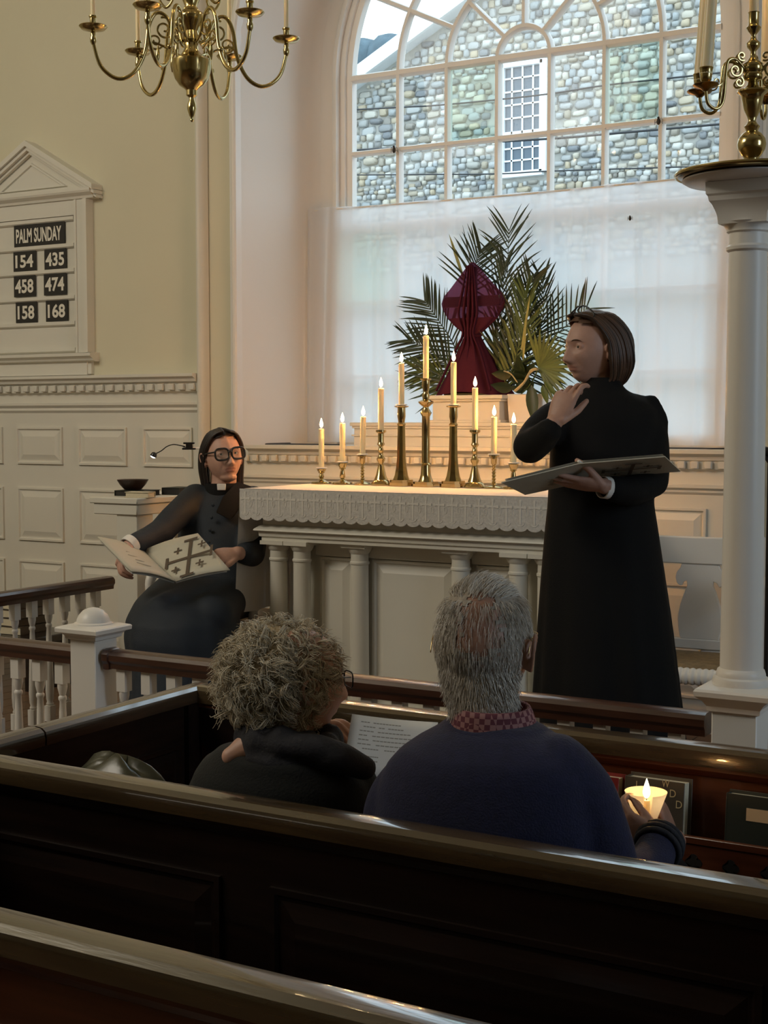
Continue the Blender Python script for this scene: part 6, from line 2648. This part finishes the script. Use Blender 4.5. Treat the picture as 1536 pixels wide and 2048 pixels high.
for k, w_ in enumerate((.07, .09, .05, .08)):
    o = m1 + (S1 - S0) * (.12 * (k - 1))
    e1 = (S0 - Ll0).normalized()
    P = [o - e1 * w_ / 2 + nl_ * .0028, o + e1 * w_ / 2 + nl_ * .0028, o + e1 * w_ / 2 + ev * .004 + nl_ * .0028, o - e1 * w_ / 2 + ev * .004 + nl_ * .0028]
    quad_board(b, P, .0004)
b.build('faint_print', faint_ink, fo2, sharp=30)

# ---------------------------------------------------------------- man in the pew
MD = 2.70
MT = .07
MPROF = [(1440, 908, 1072, 2.735, .072), (1452, 898, 1085, 2.73, .082), (1462, 880, 1105, 2.72, .093), (1480, 845, 1142, 2.71, .106), (1505, 808, 1165, MD, .117), (1535, 780, 1185, MD, .124), (1580, 762, 1195, MD, .126), (1640, 755, 1200, MD, .126), (1720, 752, 1205, MD + .02, .125), (1820, 750, 1215, MD + .04, .125), (1900, 755, 1220, MD + .06, .125)]
mn = thing('person', 'man with short white hair and thinning crown, navy sweater, back turned, in the pew', 'person', (*D(1010, 1600, MD).xy, 0))
Hm = Head(D(967, 1290, 2.76), AWAY * math.cos(math.radians(20)) + cR * math.sin(math.radians(20)) - UP * .02, UP - cR * .02, 1.15, wide=1.08)
bd = MB()
Hm.skull(bd, flat_ear=-1)
nb = D(985, 1462, 2.735)
Hm.neck(bd, nb, .050, .046)
bd.limb([Hm.w(0, -.036, -.05), Hm.w(0, -.036, -.11), nb], [.044, .044, .046], 14)
under(bd, MPROF[3:], .82, MT)
bd.limb([nb, D(1000, 1540, 2.72)], [.055, .085], 16)
mW = D(1318, 1686, 2.85)
kW = D(1346, 1682, 2.98)
bd.limb([D(1110, 1545, MD - .04), D(1196, 1660, 2.66), D(1226, 1770, 2.68)], [.045, .040, .036], 14)
bd.limb([D(1226, 1770, 2.68), D(1290, 1735, 2.77), mW], [.035, .032, .028], 14)
bd.limb([D(850, 1545, MD + .06), D(795, 1660, 2.79), D(800, 1800, 2.86)], [.045, .040, .036], 14)
bd.limb([D(800, 1800, 2.86), D(1080, 1740, 2.93), D(1290, 1690, 3.0), kW], [.036, .033, .030, .028], 14)
for sg in (-1, 1):
    h0 = Vector((mn.location.x + sg * .10, mn.location.y + .02, .55))
    k0 = Vector((h0.x + sg * .06, h0.y + .42, .54))
    bd.limb([h0, k0], [.085, .060], 14)
    bd.limb([k0, Vector((k0.x, k0.y - .02, .10))], [.05, .04], 14)
hand(bd, mW, -cR * .80 + UP * .42 + AWAY * .30, -AWAY * .9 - UP * .35 - cR * .2, 1, [(38, 50, 30), (40, 52, 30), (42, 54, 30), (44, 56, 30)], .86, thumb=(.20, .5, .4))
hand(bd, kW, UP * .85 - cR * .30 + AWAY * .1, -AWAY * .35 + cR * .9, -1, [(62, 60, 35), (60, 60, 35), (58, 60, 35), (56, 60, 35)], .86, thumb=(.25, .6, .3))
body = add_body('body', bd, .0036, mn, [skin_ruddy, lip_m])
Hm.extras(mn, hair_grey)
cs = MB()
cs.rings([pxring(y, a, c, d, rb, turn=MT, n=64, e=.94) for y, a, c, d, rb in MPROF])
cs.limb([D(1110, 1540, MD - .04), D(1158, 1590, 2.66), D(1196, 1668, 2.66), D(1226, 1770, 2.68)], [.072, .070, .062, .057], 20)
cs.limb([D(1226, 1770, 2.68), D(1290, 1738, 2.77), D(1316, 1692, 2.835)], [.055, .046, .041], 20)
cs.limb([D(862, 1545, MD + .06), D(806, 1600, 2.78), D(782, 1680, 2.80), D(800, 1800, 2.86)], [.072, .070, .062, .057], 20)
cs.limb([D(800, 1800, 2.86), D(1080, 1740, 2.93), D(1285, 1700, 3.0)], [.055, .048, .041], 20)
add_body('sweater', cs, .009, mn, [navy_wool], 3)
b = MB()                                                     # checked collar standing above the neckline
R = []
for y, a, c, rb, d in ((1462, 902, 1080, .084, 2.735), (1446, 900, 1074, .083, 2.735), (1422, 903, 1066, .080, 2.735), (1410, 906, 1060, .078, 2.735), (1413, 912, 1054, .072, 2.735), (1440, 916, 1052, .07, 2.735)):
    R.append(pxring(y, a, c, d, rb, n=48))
b.rings(R, cap=False)
b.build('shirt_collar', shirt_m, mn, sharp=None)
b = MB()
R = []
for y, a, c, rb in ((1470, 886, 1098, .098), (1456, 896, 1086, .090), (1449, 900, 1080, .085), (1450, 905, 1076, .079), (1458, 906, 1076, .078)):
    R.append(pxring(y, a, c, 2.73, rb, turn=.02, n=48))
b.rings(R, cap=False)
b.build('sweater_neckband', navy_wool, mn, sharp=None)
b = MB()
for k, (r_, o) in enumerate(((.045, 0), (.047, .014), (.045, .028))):
    ax = (mW - D(1290, 1738, 2.77)).normalized()
    c = D(1314, 1697, 2.828)
    ring = ellr(c + ax * o, ax.orthogonal().normalized(), ax.cross(ax.orthogonal().normalized()), r_, r_, n=28)
    b.tube(ring, .0065, 8, close=True)
b.build('ribbed_cuff', scarf_m, mn, sharp=None)
b = MB()
for sg in (-1, 1):
    h0 = Vector((mn.location.x + sg * .10, mn.location.y + .02, .55))
    k0 = Vector((h0.x + sg * .06, h0.y + .42, .54))
    b.limb([h0, k0], [.105, .082], 16)
    b.limb([k0, Vector((k0.x, k0.y - .02, .09))], [.078, .062], 16)
b.build('trousers', black_cloth, mn)
b = MB()
for sg in (-1, 1):
    k0 = Vector((mn.location.x + sg * .16, mn.location.y + .44, .05))
    b.limb([k0 + Vector((0, -.06, .0)), k0 + Vector((0, .10, -.012))], [.046, .036], 12)
b.build('shoes', black_plastic, mn)
rh = random.Random(31)


def bald_at(nx, ny, nz):
    d = (Vector((nx, ny, nz)) - Vector((.20, -.86, .36)).normalized()).length
    return math.exp(-(d / .56) ** 2.6)


hm = MB()
for _ in range(12500):
    # a point on the scalp
    z = rh.uniform(-.93, 1)
    a = rh.uniform(0, 2 * PI)
    q = math.sqrt(max(0, 1 - z * z))
    nx, ny, nz = q * math.cos(a), q * math.sin(a), z
    if ny > .42 + .35 * nz and nz < .75:
        continue
    if nz < -.1 and ny > -.02 - .25 * nz:
        continue
    bald = bald_at(nx, ny, nz)
    if rh.random() < bald * .80:
        continue
    if abs(nx) > .93 and -.45 < nz < .12 and ny > -.32:
        continue
    p = Vector(Hm.surf(nx, ny, nz, -.001))
    nn = Vector((nx, ny, nz)).normalized()
    # combing: forward on top, down at the back and sides
    comb = Vector((.25, .9, .1)) if nz > .72 else Vector((nx * .15, -.15, -1))
    comb = (comb - nn * comb.dot(nn)).normalized()
    L = rh.uniform(.014, .024) * (1.25 if nz > .6 else .95) * (.7 if nz < -.35 else 1)
    j = Vector((rh.gauss(0, .22), rh.gauss(0, .22), rh.gauss(0, .22)))
    d0 = (nn * (.55 if nz > .7 else .30) + comb + j).normalized()
    P = [p, p + d0 * L * .5, p + (d0 * .75 + (comb - nn * .12) * .6).normalized() * L]
    kr = (.00060 if bald < .3 else .00042)
    hm.tube([Hm.w(*v) for v in P], [kr, kr, kr * .4], 3, cap=False)
hm.build('hair', hair_white, mn, sharp=None)
hm2 = MB()                                                   # close grey undercoat of the hair
R = []
fs = []
vs = []
NN, MM = 72, 48
for i in range(MM + 1):
    ph = -1.2 + (1.545 + 1.2) * i / MM
    for j in range(NN):
        a = 2 * PI * j / NN
        n3 = (math.cos(ph) * math.cos(a), math.cos(ph) * math.sin(a), math.sin(ph))
        vs.append(Hm.w(*Hm.surf(*n3, .0013)))
for i in range(MM):
    for j in range(NN):
        ph = -1.2 + (1.545 + 1.2) * (i + .5) / MM
        a = 2 * PI * (j + .5) / NN
        nx, ny, nz = math.cos(ph) * math.cos(a), math.cos(ph) * math.sin(a), math.sin(ph)
        bald = bald_at(nx, ny, nz)
        if bald > .50 + .45 * noise.noise(Vector((nx, ny, nz)) * 13) or (ny > .36 + .35 * nz and nz < .8) or (nz < -.1 and ny > -.08 - .25 * nz) or (nz < -.93):
            continue
        if abs(nx) > .90 and -.45 < nz < .14 and ny > -.36:
            continue
        k = (j + 1) % NN
        fs.append((i * NN + j, i * NN + k, (i + 1) * NN + k, (i + 1) * NN + j))
hm2.add(vs, fs)
hm2.build('close_hair', hair_under, mn, sharp=None)
nape = MB()
for _ in range(4200):                                        # hair running down the nape to the collar
    a = rh.gauss(0, 1.05)
    z = rh.uniform(-.137, -.030)
    if abs(a) > 1.75:
        continue
    r_ = .0515 + .012 * max(0, (z + .135) / .09)
    p = Vector((.012 * min(1, max(0, (-.03 - z) / .10)) + r_ * math.sin(a), -.034 - r_ * .80 * math.cos(a) + .002, z))
    d0 = Vector((math.sin(a) * .25 + rh.gauss(0, .15), -math.cos(a) * .25, -1)).normalized()
    L = rh.uniform(.014, .026)
    nape.tube([Hm.w(*p), Hm.w(*(p + d0 * L * .5)), Hm.w(*(p + d0 * L + Vector((0, .004, 0))))], [.00075, .0007, .0003], 3, cap=False)
nape.grid(lambda u, v: Hm.w(.055 * math.sin(-1.6 + 3.2 * u) * (1 + .12 * v), -.048 - (.055 + .004 * v) * .84 * math.cos(-1.6 + 3.2 * u), -.134 + .086 * v), 24, 10) if False else None
nape.build('nape_hair', hair_white, mn, sharp=None)
b = MB()
b.grid(lambda u, v: Hm.w(.012 * min(1, (1 - v) * .9) + .0505 * math.sin(-1.6 + 3.2 * u) * (1 + .20 * v), -.032 - (.0525 + .006 * v) * .80 * math.cos(-1.6 + 3.2 * u), -.134 + .088 * v), 24, 10)
b.build('nape_undercoat', hair_under, mn, sharp=None)
spectacles(mn, Hm, MATS['pale_brass'], .0013, w=.050, h=.034, y0=.106)

# candle in a paper cup in his hand
kc = D(1291, 1652, 2.93)
cup = thing('cup', 'translucent white paper drip cup around the candle in the man\'s hand', 'cup', kc)
b = MB()
n_ = 44
rr_ = [(.020, .0), (.0225, .012), (.0445, .074), (.0437, .074), (.0218, .013), (.006, .010)]
vs = [p for r_, z in rr_ for p in ellr(kc + UP * z, cR, AWAY, r_, r_, n=n_)]
fs = []
for i in range(len(rr_) - 1):
    for j in range(n_):
        if i in (1, 2, 3) and 31 <= j <= 33:                     # slit facing the pews
            continue
        k = (j + 1) % n_
        fs.append((i * n_ + j, i * n_ + k, (i + 1) * n_ + k, (i + 1) * n_ + j))
b.add(vs, fs)
b.build('body', cup_m, cup, sharp=40)
candle('candle', 'short lit candle in the paper cup held by the man in the pew', 'candle', kc + UP * .012, D(1293, 1600, 2.93), .0072, None, fl=.042, watts=1.5)

# ---------------------------------------------------------------- woman in the pew
WD = 2.97
WT = .075
WPROF = [(1500, 452, 640, 2.96, .08), (1512, 438, 668, 2.96, .095), (1530, 415, 706, WD, .11), (1555, 396, 730, WD, .118), (1600, 384, 742, WD, .12), (1680, 382, 742, WD + .01, .12), (1780, 385, 740, WD + .04, .125), (1860, 380, 745, WD + .06, .13)]
wm = thing('person', 'woman with curly grey blond hair, black top and charcoal scarf, in the pew', 'person', (*D(560, 1600, WD).xy, 0))
Hw = Head(D(600, 1364, 2.97), AWAY * math.cos(math.radians(62)) + cR * math.sin(math.radians(62)) - UP * .03, UP, .97)
bd = MB()
Hw.skull(bd)
nb = D(560, 1492, 2.96)
Hw.neck(bd, nb, .050, .060)
under(bd, WPROF[1:], .84, WT)
bd.limb([nb, D(555, 1570, WD)], [.05, .085], 16)
bd.limb([D(462, 1512, 2.93), D(510, 1492, 2.94), D(580, 1490, 2.95)], [.020, .036, .043], 14)
wl, wr = D(640, 1560, 3.12), D(735, 1545, 3.12)
bd.limb([D(440, 1555, WD + .06), D(405, 1640, 3.03), D(430, 1740, 3.06)], [.042, .036, .032], 14)
bd.limb([D(430, 1740, 3.06), wl], [.032, .025], 14)
bd.limb([D(690, 1555, WD), D(730, 1640, 2.95), D(760, 1700, 3.02)], [.042, .036, .032], 14)
bd.limb([D(760, 1700, 3.02), wr], [.032, .025], 14)
hand(bd, wl, UP * .8 + cR * .4, -AWAY * .5 - cR * .7, 1, [(25, 40, 25)] * 4, .92)
hand(bd, wr, UP * .8 - cR * .3, -AWAY * .5 + cR * .7, -1, [(25, 40, 25)] * 4, .92)
for sg in (-1, 1):
    h0 = Vector((wm.location.x + sg * .09, wm.location.y + .02, .55))
    k0 = Vector((h0.x + sg * .05, h0.y + .40, .53))
    bd.limb([h0, k0], [.095, .065], 14)
    bd.limb([k0, Vector((k0.x, k0.y - .02, .10))], [.058, .040], 14)
body = add_body('body', bd, .0036, wm, [skin, lip_m])
Hw.lips_faces(body.data, wloc(wm), 1)
Hw.extras(wm, hair_grey)
cs = MB()
cs.rings([pxring(y, a, c, d, rb, turn=WT, n=64) for y, a, c, d, rb in WPROF])
cs.limb([D(450, 1555, WD + .06), D(410, 1640, 3.03), D(432, 1740, 3.06)], [.064, .058, .05], 18)
cs.limb([D(432, 1740, 3.06), D(600, 1600, 3.12)], [.05, .038], 18)
cs.limb([D(690, 1555, WD), D(728, 1640, 2.95), D(756, 1700, 3.02)], [.064, .058, .05], 18)
cs.limb([D(756, 1700, 3.02), D(742, 1590, 3.09)], [.05, .038], 18)
add_body('top', cs, .009, wm, [black_knit], 3)
b = MB()                                                     # scarf wound round the neck
sc0 = D(578, 1476, 2.97)
P = []
for i in range(48):
    a = 2 * PI * i / 48
    P.append(sc0 + cR * (.088 * math.cos(a)) + AWAY * (.082 * math.sin(a)) + UP * (-.012 * math.cos(a) + .006 * math.sin(a * 3)))
b.tube(P, [.028 + .004 * math.sin(i * 1.3) for i in range(48)], 12, close=True, flat=1.25)
P2 = [sc0 - UP * .040 + cR * (.112 * math.cos(a)) + AWAY * (.098 * math.sin(a)) + UP * (-.022 * math.cos(a)) for a in [2 * PI * (i / 47 * .86 + .62) for i in range(48)]]
b.tube(P2, [.012 + .016 * math.sin(PI * i / 47) for i in range(48)], 12, flat=1.3)
b.limb([D(600, 1500, 2.90), D(668, 1512, 2.86), D(728, 1536, 2.88)], [.030, .034, .026], 14)
b.limb([D(560, 1492, 2.88), D(640, 1498, 2.86), D(700, 1524, 2.86)], [.026, .030, .024], 14)
me = remeshed(b, .007, 2, [scarf_m])
shift_mesh(me, wloc(wm))
link('scarf', me, wm)
b = MB()
for sg in (-1, 1):
    h0 = Vector((wm.location.x + sg * .09, wm.location.y + .02, .55))
    k0 = Vector((h0.x + sg * .05, h0.y + .40, .53))
    b.limb([h0, k0], [.105, .078], 16)
    b.limb([k0, Vector((k0.x, k0.y - .02, .09))], [.072, .058], 16)
b.build('trousers', black_cloth, wm)
b = MB()
for sg in (-1, 1):
    k0 = Vector((wm.location.x + sg * .14, wm.location.y + .42, .05))
    b.limb([k0 + Vector((0, -.06, .0)), k0 + Vector((0, .09, -.012))], [.042, .034], 12)
b.build('shoes', black_plastic, wm)
# curls
rh = random.Random(77)
hm = MB()
HC_ = D(559, 1350, 2.99)


def hair_surf(u):
    """outline of the curly mass round the head"""
    k = 1 + .05 * noise.noise(u * 2.2) + .03 * noise.noise(u * 5)
    x = u.dot(cR) * .139
    z = u.z * (.129 if u.z > 0 else .124)
    y = u.dot(AWAY) * .130
    return HC_ + (cR * x + UP * z + AWAY * y) * k


def face_open(u):
    return u.dot(Hw.f) > .40 + max(0, u.z + .1) * 1.6 and u.z < .30



vs, fs = [], []
NN, MM = 64, 40
dirs = []
for i in range(MM + 1):
    ph = -1.25 + 2.79 * i / MM
    for j in range(NN):
        a = 2 * PI * j / NN
        u = Vector((math.cos(ph) * math.cos(a), math.cos(ph) * math.sin(a), math.sin(ph)))
        dirs.append(u)
        p = hair_surf(u)
        vs.append(HC_ + (p - HC_) * .84)
for i in range(MM):
    for j in range(NN):
        k = (j + 1) % NN
        u = (dirs[i * NN + j] + dirs[(i + 1) * NN + k]) / 2
        if face_open(u.normalized()):
            continue
        fs.append((i * NN + j, i * NN + k, (i + 1) * NN + k, (i + 1) * NN + j))
hm.add(vs, fs)
cnt = 0
while cnt < 760:                                             # curls: a dozen hairs wind together
    u = Vector((rh.gauss(0, 1), rh.gauss(0, 1), rh.gauss(0, 1))).normalized()
    if face_open(u) or u.z < -.97:
        continue
    cnt += 1
    base = HC_ + (hair_surf(u) - HC_) * rh.uniform(.80, .98)
    dn_ = (Vector((0, 0, -1)) + u * rh.uniform(.0, .5) + Vector((rh.gauss(0, .6), rh.gauss(0, .6), rh.gauss(0, .45))))
    dn_ = (dn_ - u * (dn_.dot(u) * rh.uniform(.6, 1.0))).normalized()
    sd = u.cross(dn_).normalized()
    L = rh.uniform(.035, .070)
    rr = rh.uniform(.006, .014)
    turns = rh.uniform(.7, 1.6)
    ph = rh.uniform(0, 2 * PI)
    n = 10
    for h_ in range(9):
        o1, o2, o3, ph2 = rh.gauss(0, .0022), rh.gauss(0, .0022), rh.gauss(0, .0022), ph + rh.gauss(0, .14)
        l2 = L * rh.uniform(.85, 1.1)
        P = []
        for q in range(n + 1):
            t = q / n
            a = ph2 + turns * 2 * PI * t
            rq = rr * (.6 + .5 * t)
            P.append(base + dn_ * (l2 * t) + (u * math.cos(a) + sd * math.sin(a)) * rq - u * (.010 * t * t) + Vector((o1, o2, o3)) * (1 + t))
        w_ = rh.uniform(.0006, .0011)
        hm.tube(P, [w_ * (1 - .5 * (q / n) ** 2) for q in range(n + 1)], 3, cap=False)
for _ in range(900):                                         # loose fine hairs
    u = Vector((rh.gauss(0, 1), rh.gauss(0, 1), abs(rh.gauss(0, 1)) - .35)).normalized()
    if face_open(u):
        continue
    base = HC_ + (hair_surf(u) - HC_) * .97
    d0 = (u + Vector((rh.gauss(0, .7), rh.gauss(0, .7), rh.gauss(0, .7)))).normalized()
    sd = d0.cross(UP).normalized()
    P = [base + d0 * (.026 * t) + sd * (.006 * math.sin(t * 4)) - UP * (.012 * t * t) for t in (0, .3, .6, .85, 1)]
    hm.tube(P, [.0007, .0006, .0005, .0004, .0002], 3, cap=False)
hm.build('hair', hair_blonde, wm, sharp=None)
spectacles(wm, Hw, black_plastic, .0016, w=.050, h=.036, y0=.104)

# program sheet
pg = thing('sheet', 'printed white program sheet held up by the curly haired woman', 'paper', D(780, 1470, 3.1))
A_, B_, C_, E_ = D(704, 1428, 3.10), D(876, 1445, 3.16), D(850, 1560, 3.08), D(684, 1545, 3.02)
nn_ = (B_ - A_).cross(E_ - A_).normalized()
nn_ = nn_ if nn_.dot(AWAY) < 0 else -nn_
b = MB()
b.grid(bowed(A_, B_, C_, E_, nn_, -.006), 10, 6)
so_ = b.build('page', paper, pg, sharp=None)
sol = so_.modifiers.new('thick', 'SOLIDIFY')
sol.thickness = .0006
b = MB()
fn = bowed(A_, B_, C_, E_, nn_, -.006)
rl_ = random.Random(8)
for k in range(9):
    v = .10 + .075 * k + (.05 if k > 6 else 0)
    u0, u1 = (.12, rl_.uniform(.55, .9)) if k < 7 else (.05, .4)
    n = 14
    for q in range(n):
        if rl_.random() < .12:
            continue
        a, c = u0 + (u1 - u0) * q / n, u0 + (u1 - u0) * (q + .85) / n
        b.add([fn(a, v) + nn_ * .0008, fn(c, v) + nn_ * .0008, fn(c, v + .018) + nn_ * .0008, fn(a, v + .018) + nn_ * .0008], [(0, 1, 2, 3)])
b.build('printed_lines', faint_ink, pg, sharp=None)
